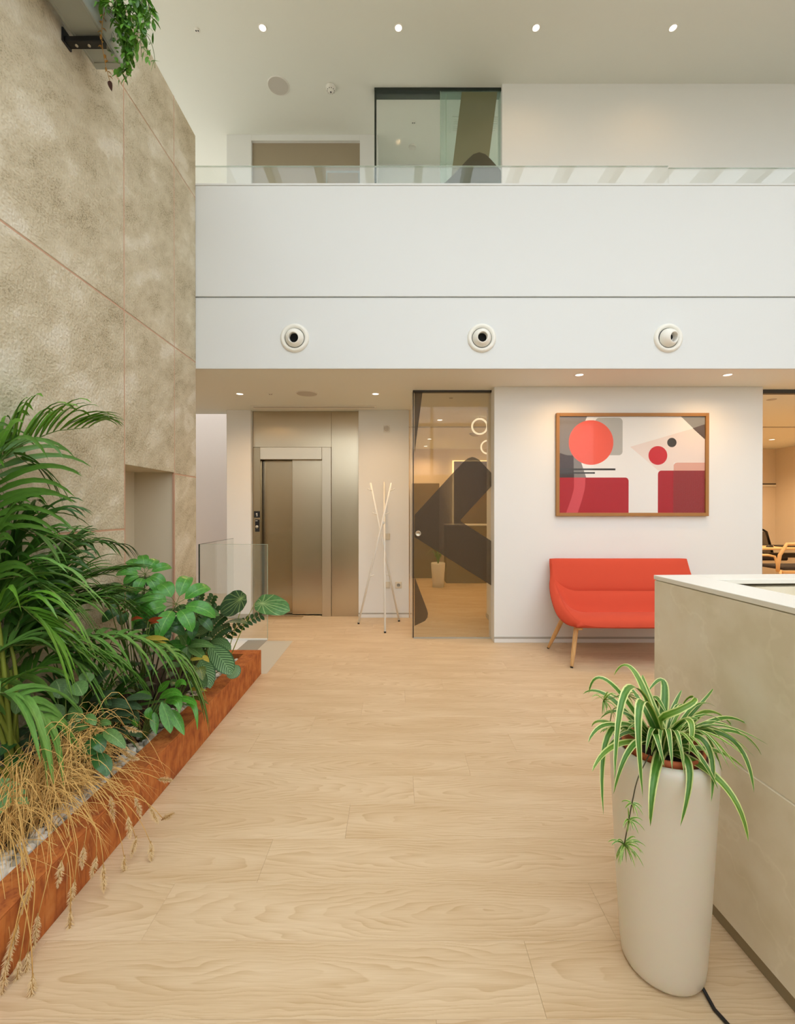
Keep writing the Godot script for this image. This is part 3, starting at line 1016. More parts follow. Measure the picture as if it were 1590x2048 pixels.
		lathe(s3, [Vector2(0, yt - 0.055), Vector2(rt - 0.006, yt - 0.055)], 24, Transform3D(q, Vector3(0, 0, -0.005)))
		part("throat", s3, mat(rgb(8, 8, 8), 0.9), t).position = Vector3.ZERO
	# wall plates by the coat rack
	var al := thing("wall_sounder", "small round white alarm sounder on a square plate above the coat rack", "alarm", V(-0.14, 2.45, 5.85))
	part("plate", box1(V(-0.18, 2.41, 5.835), V(-0.10, 2.50, 5.85), 0.006), M.plastic, al)
	var s6 := mk(true)
	lathe(s6, [Vector2(0.036, 0), Vector2(0.036, 0.012), Vector2(0.03, 0.016), Vector2(0.024, 0.011), Vector2(0.015, 0.012), Vector2(0.012, 0.018), Vector2(0, 0.019)], 24, Transform3D(Basis(Vector3.RIGHT, PI / 2), V(-0.14, 2.455, 5.836)))
	part("cone", s6, M.speaker, al)
	var wp := [["beige blank switch plate on the wall behind the upper legs of the coat rack", -0.137, 1.055], ["beige blank plate low on the wall behind the middle leg of the coat rack", -0.137, 0.425], ["round-pin power socket low on the wall right of the coat rack", 0.013, 0.425]]
	for i in 3:
		var x: float = wp[i][1]
		var y: float = wp[i][2]
		var t := thing("wall_socket" if i == 2 else "switch_plate", wp[i][0], "socket" if i == 2 else "switch", V(x, y, 5.85))
		part("plate", box1(V(x - 0.042, y - 0.042, 5.838), V(x + 0.042, y + 0.042, 5.85), 0.004), mat(rgb(224, 214, 192), 0.5), t)
		if i == 2:
			var s := mk(true)
			lathe(s, [Vector2(0.024, 0.0), Vector2(0.024, 0.004), Vector2(0.02, 0.004), Vector2(0.019, 0.0008), Vector2(0, 0.0008)], 20, Transform3D(Basis(Vector3.RIGHT, PI / 2), V(x, y, 5.8385)))
			part("well", s, M.trimgrey, t)
			for sg in [-1, 1]:
				var h := mk(true)
				lathe(h, [Vector2(0.004, 0), Vector2(0.004, 0.003), Vector2(0, 0.003)], 8, Transform3D(Basis(Vector3.RIGHT, PI / 2), V(x + sg * 0.009, y, 5.838)))
				part("pin_hole", h, M.black, t)
		else:
			part("rocker", box1(V(x - 0.03, y - 0.03, 5.834), V(x + 0.03, y + 0.03, 5.84), 0.002), mat(rgb(228, 219, 198), 0.5), t)

# ---------------------------------------------------------------- furniture
func bench():
	var t := thing("bench_seat", "orange red upholstered two-seat bench with curved shell and oak legs", "bench", V(2.29, 0, 4.35))
	# profile of seat and back: (d, y), from the seat's front edge to the top of the back
	var prof := Curve2D.new()
	for q in [[3.93, 0.375], [3.96, 0.415], [4.10, 0.425], [4.38, 0.395], [4.455, 0.415], [4.50, 0.50], [4.535, 0.59], [4.60, 0.75], [4.65, 0.893]]: prof.add_point(Vector2(q[0], q[1]))
	var L := prof.get_baked_length()
	var vs := prof.get_closest_offset(Vector2(4.40, 0.397)) / L
	var vb := prof.get_closest_offset(Vector2(4.533, 0.587)) / L
	# the rim of the arms, from the seat's front corner up to the top of the back: (v, d, y, half width)
	var rk := [[-0.14, 3.93, 0.385, 0.62], [0.0, 3.965, 0.40, 0.655], [0.14, 4.04, 0.43, 0.70], [0.30, 4.21, 0.50, 0.722], [0.47, 4.41, 0.59, 0.708], [0.66, 4.555, 0.70, 0.70], [1.0, 4.65, 0.893, 0.70], [1.3, 4.70, 1.05, 0.70]]
	var rim := func(v: float) -> Vector3:
		var k := 1
		while k < 5 and v > rk[k + 1][0]: k += 1
		var f: float = (v - rk[k][0]) / (rk[k + 1][0] - rk[k][0])
		var r := Vector3.ZERO
		for c in 3: r[c] = cubic_interpolate(rk[k][c + 1], rk[k + 1][c + 1], rk[k - 1][c + 1], rk[k + 2][c + 1], f)
		return r
	var skin := func(s: float, v: float) -> Vector3:
		var p := prof.sample_baked(clampf(v, 0.0, 1.0) * L, true)
		var a := absf(s)
		var h := pow(clampf((a - 0.62) / 0.38, 0, 1), 2.4)
		var r: Vector3 = rim.call(clampf(v, 0, 1))
		var x := a * lerpf(0.725, r.z, h)
		return V(2.29 + signf(s) * x, lerpf(p.y, r.y, h), lerpf(p.x, r.x, h))
	var surf := func(s: float, v: float, off: float) -> Vector3:
		var b: Vector3 = skin.call(s, v)
		if absf(off) < 1e-6: return b
		var es := 0.02
		var s0 := maxf(s - es, -1.0)
		var s1 := minf(s + es, 1.0)
		var du: Vector3 = skin.call(s1, v) - skin.call(s0, v)
		var dv: Vector3 = skin.call(s, minf(v + 0.03, 1.0)) - skin.call(s, maxf(v - 0.03, 0.0))
		var belly := clampf(-off / 0.055, 0.0, 1.0) * smoothstep(0.6, 1.0, absf(s))
		var low := 1.0 - smoothstep(0.25, 0.85, v)
		return b + du.cross(dv).normalized() * off + Vector3(signf(s) * 0.035, -0.05 * smoothstep(0.0, 0.3, v), 0) * belly * low
	var ns := 44
	var grid := func(st: SurfaceTool, v0: float, v1: float, nv: int, off: Callable, flip: bool):
		for i in nv:
			for j in ns:
				var q := []
				for c in [[0, 0], [1, 0], [1, 1], [0, 1]]:
					var s: float = -1.0 + 2.0 * (j + c[0]) / ns
					var tv: float = float(i + c[1]) / nv
					q.append(surf.call(s, lerpf(v0, v1, tv), off.call(s, tv)))
				var n: Vector3 = (q[1] - q[0]).cross(q[3] - q[0])
				if flip: n = -n
				quad(st, q[0], q[1], q[2], q[3], n, [Vector2(q[0].x, 0), Vector2(q[1].x, 0), Vector2(q[2].x, 1), Vector2(q[3].x, 1)])
	# outer shell: front skin, rear skin and the rim between
	var st := mk(true)
	grid.call(st, 0.0, 1.0, 40, func(_s, _t): return 0.0, false)
	grid.call(st, 0.0, 1.0, 40, func(s, tv): return -0.055 - 0.02 * (1.0 - pow(absf(s), 4.0)), true)
	for k in 80:
		var e0 := _rim(k, 80)
		var e1 := _rim(k + 1, 80)
		for m in 4:
			var f := func(e, w): return surf.call(e.x, e.y, lerpf(0.0, -0.055 - 0.02 * (1.0 - pow(absf(e.x), 4.0)), w)) + _bulge(e, sin(w * PI) * 0.016)
			var a: Vector3 = f.call(e0, m / 4.0)
			var b: Vector3 = f.call(e1, m / 4.0)
			var c: Vector3 = f.call(e1, (m + 1) / 4.0)
			var dd: Vector3 = f.call(e0, (m + 1) / 4.0)
			quad(st, a, b, c, dd, (a + b) / 2 - V(2.29, 0.5, 4.35))
	part("shell", st, M.fabric, t)
	var pads := [["seat_cushion", 0.0, vs, 16], ["lower_back_cushion", vs, vb, 12], ["upper_back_cushion", vb, 1.0, 16]]
	for p in pads:
		var s2 := mk(true)
		grid.call(s2, p[1] + (0.012 if p[1] == 0.0 else 0.002), p[2] - 0.002, p[3], func(s, tv): return 0.001 + 0.024 * pow(maxf(0.0, sin(PI * tv)), 0.55) * (1.0 - pow(absf(s), 6.0)), false)
		part(p[0], s2, M.fabric, t)
	var leg := func(a: Vector3, b: Vector3):
		var s3 := mk(true)
		tube(s3, [a, a.lerp(b, 0.06), a.lerp(b, 0.3), b.lerp(a, 0.03), b], [0.013, 0.014, 0.019, 0.022, 0.021], 12)
		var lg := part("leg", s3, M.oakleg, t)
		var s4 := mk(true)
		tube(s4, [a - (b - a).normalized() * 0.010, a + (b - a).normalized() * 0.002], 0.0125, 12)
		part("foot", s4, M.black, lg)
	for sg in [-1.0, 1.0]:
		leg.call(V(2.29 + sg * 0.745, 0.012, 3.985), V(2.29 + sg * 0.66, 0.365, 4.09))
		leg.call(V(2.29 + sg * 0.765, 0.012, 4.54), V(2.29 + sg * 0.66, 0.385, 4.38))
	# stitched notch and small brass coloured tab where the front legs meet the shell
	for sg in [-1.0, 1.0]:
		part("leg_bracket", box1(V(2.29 + sg * 0.66 - 0.02, 0.33, 4.0), V(2.29 + sg * 0.66 + 0.02, 0.35, 4.45), 0.004), M.oakleg, t)

func _rim(k: int, n: int) -> Vector2:
	var q := float(k % n) / n * 4.0
	var i := int(q)
	var f := q - i
	match i:
		0: return Vector2(-1 + 2 * f, 0)
		1: return Vector2(1, f)
		2: return Vector2(1 - 2 * f, 1)
	return Vector2(-1, 1 - f)

func _bulge(e: Vector2, w: float) -> Vector3:
	var v := Vector3.ZERO
	if e.y <= 0.001: v += Vector3(0, 0, 1)
	if e.y >= 0.999: v += Vector3(0, 1, 0)
	if absf(e.x) >= 0.999: v += Vector3(signf(e.x), 0, 0)
	return v.normalized() * w

func picture():
	var d := 4.74
	var k := 4.74 / F
	var a := P(1111, 1032, d)
	var b := P(1414.5, 827, d)
	var t := thing("framed_print", "large framed abstract print with coral circle and red blocks above the bench", "picture", Vector3((a.x + b.x) / 2, a.y, -4.745))
	var w := 0.034
	for q in [[a, Vector3(a.x + w, b.y, 0)], [Vector3(b.x - w, a.y, 0), b], [Vector3(a.x + w, a.y, 0), Vector3(b.x - w, a.y + w, 0)], [Vector3(a.x + w, b.y - w, 0), Vector3(b.x - w, b.y, 0)]]:
		part("frame_bar", box1(Vector3(q[0].x, q[0].y, -4.748), Vector3(q[1].x, q[1].y, -4.712), 0.002), M.frameoak, t)
	var circ := func(x, y, cx, cy, r): return (x - cx) * (x - cx) + (y - cy) * (y - cy) < r * r
	var rr := func(x, y, x0, y0, x1, y1, r, tl: bool, tr: bool, bl: bool, br: bool) -> bool:
		if x < x0 or x > x1 or y < y0 or y > y1: return false
		var left: bool = x < x0 + r
		var right: bool = x > x1 - r
		var top: bool = y < y0 + r
		var bot: bool = y > y1 - r
		if left and top and tl: return circ.call(x, y, x0 + r, y0 + r, r)
		if right and top and tr: return circ.call(x, y, x1 - r, y0 + r, r)
		if left and bot and bl: return circ.call(x, y, x0 + r, y1 - r, r)
		if right and bot and br: return circ.call(x, y, x1 - r, y1 - r, r)
		return true
	var poly := func(l): 
		var g := PackedVector2Array()
		for q in l: g.append(Vector2(q[0], q[1]))
		return g
	var dark: PackedVector2Array = poly.call([[172, 157], [340, 157], [305, 240], [290, 330], [300, 420], [335, 525], [172, 525]])
	var dark2: PackedVector2Array = poly.call([[172, 375], [215, 390], [258, 392], [262, 525], [172, 525]])
	var tr1: PackedVector2Array = poly.call([[905, 157], [1052, 157], [1052, 297]])
	var tr2: PackedVector2Array = poly.call([[1052, 203], [976, 228], [1052, 297]])
	var pale: PackedVector2Array = poly.call([[600, 340], [976, 230], [1052, 297], [1052, 436], [862, 436], [862, 483], [770, 483]])
	var band: PackedVector2Array = poly.call([[262, 525], [331, 525], [328, 590], [310, 660], [284, 740], [214, 740], [246, 650], [262, 590]])
	var tex := img_tex(880, 582, func(u, v):
		var x: float = 172 + u * 878
		var y: float = 157 + v * 581
		var c := rgb(233, 232, 228)
		if Geometry2D.is_point_in_polygon(Vector2(x, y), pale): c = rgb(228, 214, 206)
		if Geometry2D.is_point_in_polygon(Vector2(x, y), dark): c = rgb(128, 122, 118)
		if Geometry2D.is_point_in_polygon(Vector2(x, y), dark2): c = rgb(66, 52, 52)
		if Geometry2D.is_point_in_polygon(Vector2(x, y), tr1): c = rgb(140, 140, 136)
		if Geometry2D.is_point_in_polygon(Vector2(x, y), tr2): c = rgb(92, 78, 72)
		if rr.call(x, y, 390, 165, 554, 391, 24, true, true, true, true): c = rgb(176, 175, 168)
		if (y > 470 and y < 481 and x < 511) or (y > 492 and y < 502.5 and x < 388): c = rgb(44, 41, 38)
		if rr.call(x, y, 100, 525, 591, 800, 22, false, true, false, false): c = rgb(172, 20, 36)
		if Geometry2D.is_point_in_polygon(Vector2(x, y), band): c = rgb(206, 74, 84)
		if circ.call(x, y, 364, 314, 134.5): c = rgb(232, 92, 72)
		if rr.call(x, y, 862, 436, 1100, 800, 20, true, false, false, false): c = rgb(214, 164, 148)
		if rr.call(x, y, 768, 483, 1100, 800, 22, true, false, false, false): c = rgb(166, 20, 36) if x < 860 else rgb(130, 32, 38).lerp(rgb(154, 48, 50), 0.5 + 0.5 * sin(x * 1.1))
		if circ.call(x, y, 767, 392, 56.5): c = rgb(198, 34, 48)
		if circ.call(x, y, 851, 314, 28): c = rgb(52, 48, 44)
		return c)
	var pm := mat(Color(1, 1, 1), 0.6)
	pm.albedo_texture = tex
	var s := mk()
	var x0 := a.x + w
	var x1 := b.x - w
	var y0 := a.y + w
	var y1 := b.y - w
	quad(s, Vector3(x0, y1, -4.73), Vector3(x1, y1, -4.73), Vector3(x1, y0, -4.73), Vector3(x0, y0, -4.73), Vector3(0, 0, 1), [Vector2(0, 0), Vector2(1, 0), Vector2(1, 1), Vector2(0, 1)])
	part("print", s, pm, t)
	part("backing", box1(Vector3(x0, y0, -4.748), Vector3(x1, y1, -4.731)), M.offwhite, t)
	var cg := glass(Color(1, 1, 1), 0.0)
	cg.metallic_specular = 0.22
	part("cover_glass", box1(Vector3(x0, y0, -4.722), Vector3(x1, y1, -4.720)), cg, t)

func desk():
	var t := thing("reception_desk", "beige stone reception desk with thick white ledge top in the right foreground", "desk", V(1.063, 0, 1.861))
	# local frame: u along the long face towards the camera, w to the right; slightly turned
	var ang := deg_to_rad(3.0)
	var b := Basis(Vector3.UP, ang)
	var xf := Transform3D(b, V(1.063, 0, 1.861))
	var bx2 := func(called, u0, u1, w0, w1, y0, y1, m, r := 0.0):
		var st := mk()
		bx(st, Vector3(w0, y0, u0), Vector3(w1, y1, u1), r, xf)
		return part(called, st, m, t)
	var L := 2.4
	var R := 2.0
	var th := 0.165
	# long wall, far wall (ledge height), with a lower table inside
	bx2.call("facing_slab", 0.0, L, 0.0, 0.02, 0.05, 0.584, M.stone, 0.002)
	bx2.call("facing_slab", 0.0, L, 0.0, 0.02, 0.588, 1.1095, M.stone, 0.002)
	bx2.call("joint", 0.004, L, 0.002, 0.018, 0.583, 0.589, M.ledge)
	bx2.call("facing_slab", 0.0, 0.02, 0.02, R, 0.05, 1.1095, M.stone, 0.002)
	bx2.call("core", 0.02, L, 0.02, th - 0.01, 0.06, 1.10, M.stone)
	bx2.call("core", 0.02, th - 0.037, th - 0.01, R, 0.06, 1.10, M.stone)
	bx2.call("shadow_joint", 0.004, L, 0.004, th - 0.012, 1.10, 1.113, M.trimgrey)
	bx2.call("ledge", -0.002, L, -0.002, th, 1.113, 1.131, M.ledge, 0.0015)
	bx2.call("ledge", -0.002, th - 0.035, th, R, 1.113, 1.131, M.ledge, 0.0015)
	bx2.call("worktop", th - 0.04, L, th - 0.01, 0.85, 0.72, 0.745, M.ledge, 0.002)
	bx2.call("plinth", 0.015, L, 0.012, th, 0.0, 0.05, mat(rgb(150, 138, 112), 0.4, 0.3))
	bx2.call("plinth", 0.015, th, th, R, 0.0, 0.05, mat(rgb(150, 138, 112), 0.4, 0.3))

func coat_rack():
	var t := thing("coat_rack", "white three-legged coat rack of crossed tubes with pegs beside the glass door", "coat rack", V(-0.2, 0, 5.45))
	var feet := [P(717, 1248, 5.526), P(770, 1266, 5.122), P(798, 1243, 5.65)]
	var tops := [P(783, 966, 5.30), P(768.5, 964, 5.70), P(741, 966, 5.30)]
	var nm := 0
	for i in 3:
		var a: Vector3 = feet[i]
		var b: Vector3 = tops[i]
		a.y = 0.012
		var st := mk(true)
		tube(st, [a, b], 0.0115, 12)
		var p := part("pole", st, M.offwhite, t)
		var s2 := mk(true)
		tube(s2, [a - Vector3(0, 0.012, 0), a + Vector3(0, 0.006, 0)], 0.013, 12)
		part("foot", s2, M.black, p)
		for h in [0.34, 0.78, 0.945]:
			var q := a.lerp(b, h)
			var o := Vector3(b.x - a.x, 0, b.z - a.z).normalized()
			if h < 0.5: o = -o * Vector3(1, 1, 1)
			var s3 := mk(true)
			tube(s3, [q, q + (o * (1 if h > 0.5 else -1) + Vector3.UP * 0.35).normalized() * 0.075], 0.0065, 8)
			part("peg", s3, M.offwhite, p)
	var c := mk(true)
	tube(c, [P(762, 1052, 5.44), P(768, 1045, 5.36)], 0.012, 8)
	part("hub", c, M.offwhite, t)

func office():
	# behind the glass door
	var rc := thing("counter", "dark counter block seen dimly through the glass door", "counter", V(1.7, 0, 8.6))
	part("body", box1(V(0.93, 0.0, 8.6), V(2.6, 1.10, 9.0), 0.004), mat(rgb(120, 104, 84), 0.6), rc)
	part("top", box1(V(0.92, 1.10, 8.58), V(2.62, 1.125, 9.02), 0.003), M.offwhite, rc)
	var pn := thing("lit_panel", "tall brown wall panel edged by a glowing light strip behind the glass door", "panel", V(1.8, 1.1, 9.5))
	part("board", box1(V(1.2, 0.2, 9.52), V(2.7, 2.43, 9.58)), mat(rgb(138, 112, 82), 0.6), pn)
	var ls := emissive(Color(1.0, 0.82, 0.5), 1.6)
	part("light_strip", box1(V(1.165, 0.2, 9.53), V(1.19, 2.45, 9.57)), ls, pn)
	part("light_strip", box1(V(1.19, 2.435, 9.53), V(2.7, 2.45, 9.57)), ls, pn)
	var al := AreaLight3D.new()
	al.name = "light"
	pn.add_child(al)
	al.position = V(1.178, 1.3, 9.51) - pn.position
	al.rotation.y = PI
	al.area_size = Vector2(0.025, 2.2)
	al.light_energy = 0.35
	al.light_color = Color(1.0, 0.82, 0.5)
	al.shadow_enabled = true
	part("dark_cabinet", box1(V(0.3, 0.0, 9.25), V(0.86, 1.95, 9.55), 0.004), mat(rgb(128, 108, 82), 0.5)); tag(get_child(get_child_count() - 1), "tall brown cabinet at the end of the room behind the glass door", "cabinet")
	for i in 2:
		var rg := thing("ring_lamp", ["round white ring pendant lamp behind the top of the glass door", "second ring pendant lamp half hidden at the glass door's right edge"][i], "pendant lamp", [V(1.14, 2.68, 6.25), V(1.46, 2.68, 7.3)][i])
		var c: Vector3 = [V(1.14, 2.56, 6.25) + Vector3(0, 0.15, 0) * 0, V(1.46, 2.42, 7.3)][i]
		var pts := []
		for k in 33: pts.append(c + Vector3(cos(TAU * k / 32), sin(TAU * k / 32), 0) * 0.105)
		var st := mk(true)
		tube(st, pts, 0.013, 10, false)
		part("ring", st, emissive(Color(1.0, 0.93, 0.76), 0.85), rg)
		var s2 := mk(true)
		tube(s2, [c + Vector3(0, 0.11, 0), Vector3(c.x, 2.69, c.z)], 0.003, 6)
		part("cable", s2, M.darkgrey, rg)
	disc("smoke_detector", "dark-ringed smoke detector on the ceiling seen through the glass door", "detector", 1.32, 2.7, 7.65, [Vector2(0, -0.05), Vector2(0.05, -0.045), Vector2(0.075, -0.03), Vector2(0.1, -0.01), Vector2(0.1, 0)], M.speaker)
	var pp := thing("potted_grass", "small grassy plant in a white pot seen through the glass door", "potted plant", V(0.74, 0, 8.2))
	var s3 := mk(true)
	lathe(s3, [Vector2(0, 0), Vector2(0.10, 0), Vector2(0.13, 0.42), Vector2(0.125, 0.44), Vector2(0.11, 0.43), Vector2(0.10, 0.38), Vector2(0, 0.38)], 24, Transform3D(Basis(), V(0.74, 0, 8.2)))
	part("pot", s3, M.offwhite, pp)
	for i in 26:
		var a := rng.randf() * TAU
		var l := rng.randf_range(0.25, 0.42)
		var b := V(0.74, 0.40, 8.2)
		var o := Vector3(cos(a), 0, sin(a)) * l * rng.randf_range(0.3, 0.8)
		leaf(pp, M.palm1, b, b + o * 0.5 + Vector3.UP * l * 0.75, b + o * 1.2 + Vector3.UP * l * 0.5, 0.008, "ribbon", Vector3.UP, 0.2, "leaf", 5)
	# office beyond the opening on the right
	struct("door_3", box1(V(3.86, 2.66, 4.86), V(5.6, 2.70, 4.92)), M.darkgrey)
	struct("trim_10", box1(V(0.16, 2.69, 7.03), V(8.06, 2.70, 7.06)), M.trimgrey)
	disc("ceiling_sensor", "flat round sensor in the office ceiling beyond the right-hand opening", "sensor", 4.4, 2.7, 5.3, [Vector2(0, -0.006), Vector2(0.04, -0.006), Vector2(0.05, -0.003), Vector2(0.05, 0.002)], M.speaker, "small ceiling sensors")
	var wood := mat(rgb(220, 186, 138), 0.5)
	var dt := thing("office_desk", "pale wood office desk with white legs beyond the right-hand opening", "desk", V(7.0, 0, 8.4))
	part("desktop", box1(V(6.0, 0.71, 7.75), V(8.0, 0.74, 8.5), 0.004), wood, dt)
	part("cable_tray", box1(V(6.3, 0.52, 8.3), V(8.0, 0.60, 8.45), 0.004), M.darkgrey, dt)
	for q in [[6.1, 7.85], [6.1, 8.4], [7.9, 7.85], [7.9, 8.4]]:
		part("leg", box1(V(q[0] - 0.025, 0, q[1] - 0.025), V(q[0] + 0.025, 0.71, q[1] + 0.025), 0.003), M.offwhite, dt)
	var ms := thing("computer_mouse", "black computer mouse on the pale office desk", "mouse", V(6.65, 0.74, 8.0))
	var s4 := mk(true)
	lathe(s4, [Vector2(0.06, 0), Vector2(0.058, 0.015), Vector2(0.04, 0.032), Vector2(0.015, 0.039), Vector2(0, 0.04)], 20, Transform3D(Basis(), V(6.62, 0.74, 8.0)), 1.1, 0.6)
	part("shell", s4, M.black, ms)
	part("wheel", box1(V(6.66, 0.768, 7.99), V(6.68, 0.778, 8.01), 0.003), M.darkgrey, ms)
	var cb := mk(true)
	tube(cb, [V(6.3, 0.748, 8.42), V(6.9, 0.748, 8.35), V(7.5, 0.748, 8.25)], 0.008, 6)
	tag(part("cable", cb, M.black), "black cable lying across the back of the office desk", "cable")
	var tb := mk()
	bx(tb, V(6.86, 0.742, 8.0), V(7.2, 0.755, 8.2), 0.003)
	tag(part("keyboard", tb, M.black), "flat black keyboard on the office desk behind the wooden chair", "keyboard")
	# black mesh chair, mostly hidden by the white wall
	var c := thing("mesh_chair", "black mesh-backed office chair behind the white wall's edge", "chair", V(7.100, 0.000, 9.170))
	var bp := [V(6.850, 0.520, 9.040), V(6.810, 0.950, 9.100), V(6.880, 1.000, 9.110), V(7.400, 1.000, 9.110), V(7.460, 0.960, 9.100), V(7.540, 0.520, 9.040)]
	var s5 := mk(true)
	tube(s5, bp, 0.022, 8)
	part("back_frame", s5, M.black, c)
	var s6 := mk()
	extrude(s6, PackedVector2Array([Vector2(6.85, 0.52), Vector2(7.54, 0.52), Vector2(7.46, 0.97), Vector2(6.82, 0.97)]), 0.008, Transform3D(Basis(), Vector3(0, 0, -9.08)))
	var mm := mat(Color(0.25, 0.2, 0.15, 0.6), 0.8)
	mm.transparency = BaseMaterial3D.TRANSPARENCY_ALPHA
	part("back_mesh", s6, mm, c)
	part("seat", box1(V(6.800, 0.430, 8.620), V(7.500, 0.500, 9.120), 0.02), mat(rgb(52, 46, 46), 0.9), c)
	part("column", box1(V(7.120, 0.080, 8.840), V(7.180, 0.430, 8.900), 0.01), M.black, c)
	for k in 5:
		var a := TAU * k / 5 + 0.4
		var e := V(7.150, 0.050, 8.870) + Vector3(cos(a), 0, sin(a)) * 0.3
		var s7 := mk(true)
		tube(s7, [V(7.150, 0.090, 8.870), e], 0.016, 8)
		var arm := part("base_arm", s7, M.black, c)
		var s8 := mk(true)
		lathe(s8, [Vector2(0, -0.02), Vector2(0.028, -0.018), Vector2(0.028, 0.018), Vector2(0, 0.02)], 12, Transform3D(Basis(Vector3.RIGHT, PI / 2), Vector3(e.x, 0.029, e.z)))
		part("castor", s8, M.black, arm)
	# oak framed chair
	var w := thing("oak_chair", "pale oak framed office chair with dark seat pulled up to the desk", "chair", V(6.6, 0, 7.1))
	var s9 := mk(true)
	tube(s9, [V(5.97, 0.44, 7.06), V(5.94, 0.55, 7.02), V(5.95, 0.70, 7.0), V(6.03, 0.87, 6.97), V(6.75, 0.87, 7.0), V(6.85, 0.72, 7.05), V(6.92, 0.55, 7.12), V(6.92, 0.44, 7.25)], 0.026, 8)
	part("back_frame", s9, wood, w)
	part("back_rail", box1(V(6.06, 0.40, 7.05), V(6.9, 0.44, 7.1), 0.005), wood, w)
	part("seat", box1(V(6.1, 0.45, 7.1), V(6.85, 0.50, 7.6), 0.015), mat(rgb(50, 44, 44), 0.9), w)
	var sa := mk(true)
	tube(sa, [V(5.72, 0.665, 7.40), V(6.04, 0.665, 7.33), V(6.12, 0.645, 7.30), V(6.13, 0.55, 7.27), V(6.12, 0.42, 7.22)], 0.02, 8)
	part("arm_rest", sa, wood, w)
	for q in [[6.05, 7.1], [6.88, 7.1], [6.05, 7.58], [6.88, 7.58]]:
		var sb := mk(true)
		tube(sb, [V(q[0], 0, q[1]), V(q[0], 0.45, q[1])], 0.018, 8)
		part("leg", sb, wood, w)
	var sp := thing("stool", "low stool with a dark grey seat beside the oak chair, at the wall's edge", "stool", V(5.7, 0, 7.9))
	part("seat", box1(V(5.45, 0.42, 7.7), V(5.95, 0.52, 8.1), 0.02), mat(rgb(70, 62, 62), 0.9), sp)
	for q in [[5.5, 7.75], [5.9, 7.75], [5.5, 8.05], [5.9, 8.05]]:
		part("leg", box1(V(q[0] - 0.015, 0, q[1] - 0.015), V(q[0] + 0.015, 0.42, q[1] + 0.015), 0.003), M.black, sp)

# ---------------------------------------------------------------- planting
func up_cam(p: Vector3) -> Vector3:
	return (Vector3(0, 1.6, 0) - p).normalized()

func frond(parent, mt, pts: Array, count: int, len: float, hw: float, droop: float, single: bool, a0 := 1.15, a1 := 0.35, lift := 0.35):
	var st := mk(true)
	var rad := []
	for i in pts.size(): rad.append(lerpf(0.006, 0.0015, float(i) / (pts.size() - 1)))
	tube(st, pts, rad, 6)
	var fr := part("frond", st, M.stem, parent)
	var all := mk(true)
	var n := pts.size() - 1
	for i in count:
		var t := lerpf(0.12, 0.995, float(i) / (count - 1))
		var q := t * n
		var k: int = min(int(q), n - 1)
		var p: Vector3 = pts[k].lerp(pts[k + 1], q - k)
		var tn: Vector3 = (pts[k + 1] - pts[k]).normalized()
		var side := tn.cross(Vector3.UP)
		if side.length() < 0.2: side = tn.cross(Vector3(0, 0, 1))
		side = side.normalized()
		var upv := side.cross(tn).normalized()
		var L := len * 1.2 * pow(sin(PI * clampf(0.16 + 0.74 * t, 0, 1)), 0.7) * rng.randf_range(0.88, 1.1)
		var al := lerpf(a0, a1, t) + rng.randf_range(-0.07, 0.07)
		for sg in [-1.0, 1.0]:
			var dir: Vector3 = (tn * cos(al) + side * sg * sin(al) + upv * lift * (1.0 - t * 0.5)).normalized()
			var c := p + dir * L + Vector3.DOWN * droop * L * rng.randf_range(0.8, 1.25)
			var m := p + dir * L * 0.55 + Vector3.UP * droop * L * 0.06 - Vector3.UP * droop * L * 0.12
			for w in 1:
				c.x = maxf(c.x, -1.815)
				m.x = maxf(m.x, -1.82)
			var tgt := mk(true) if single else all
			blade(tgt, thru(p, m, c, 7), hw * 1.25 * (0.75 + 0.25 * L / len), "ribbon", upv + dir * 0.01, 0.35, 2)
			if single: part("leaflet", tgt, mt, fr)
	if not single:
		var o := part("leaflets", all, mt, fr)
		o.set_meta("kind", "stuff")
	return fr

func pebble_mesh(seed_: int) -> ArrayMesh:
	var r := RandomNumberGenerator.new()
	r.seed = seed_
	var ph := Vector3(r.randf(), r.randf(), r.randf()) * 6.0
	var pr := []
	var st := mk(true)
	var rows := 7
	var cols := 10
	var pt := func(i, j) -> Vector3:
		var a = PI * i / rows
		var b = TAU * (j % cols) / cols
		var d := Vector3(sin(a) * cos(b), cos(a), sin(a) * sin(b))
		var k := 1.0 + 0.12 * sin(d.x * 2.3 + ph.x) + 0.1 * sin(d.z * 2.9 + ph.y) + 0.08 * sin(d.y * 3.1 + ph.z)
		return d * k * Vector3(1.0, 0.62, 0.78)
	for i in rows:
		for j in cols:
			var a: Vector3 = pt.call(i, j)
			var b: Vector3 = pt.call(i, j + 1)
			var c: Vector3 = pt.call(i + 1, j + 1)
			var d: Vector3 = pt.call(i + 1, j)
			if i == 0: tri(st, a, c, d, a + c + d)
			elif i == rows - 1: tri(st, a, b, c, a + b + c)
			else: quad(st, a, b, c, d, a + b + c + d)
	st.generate_normals()
	return st.commit()

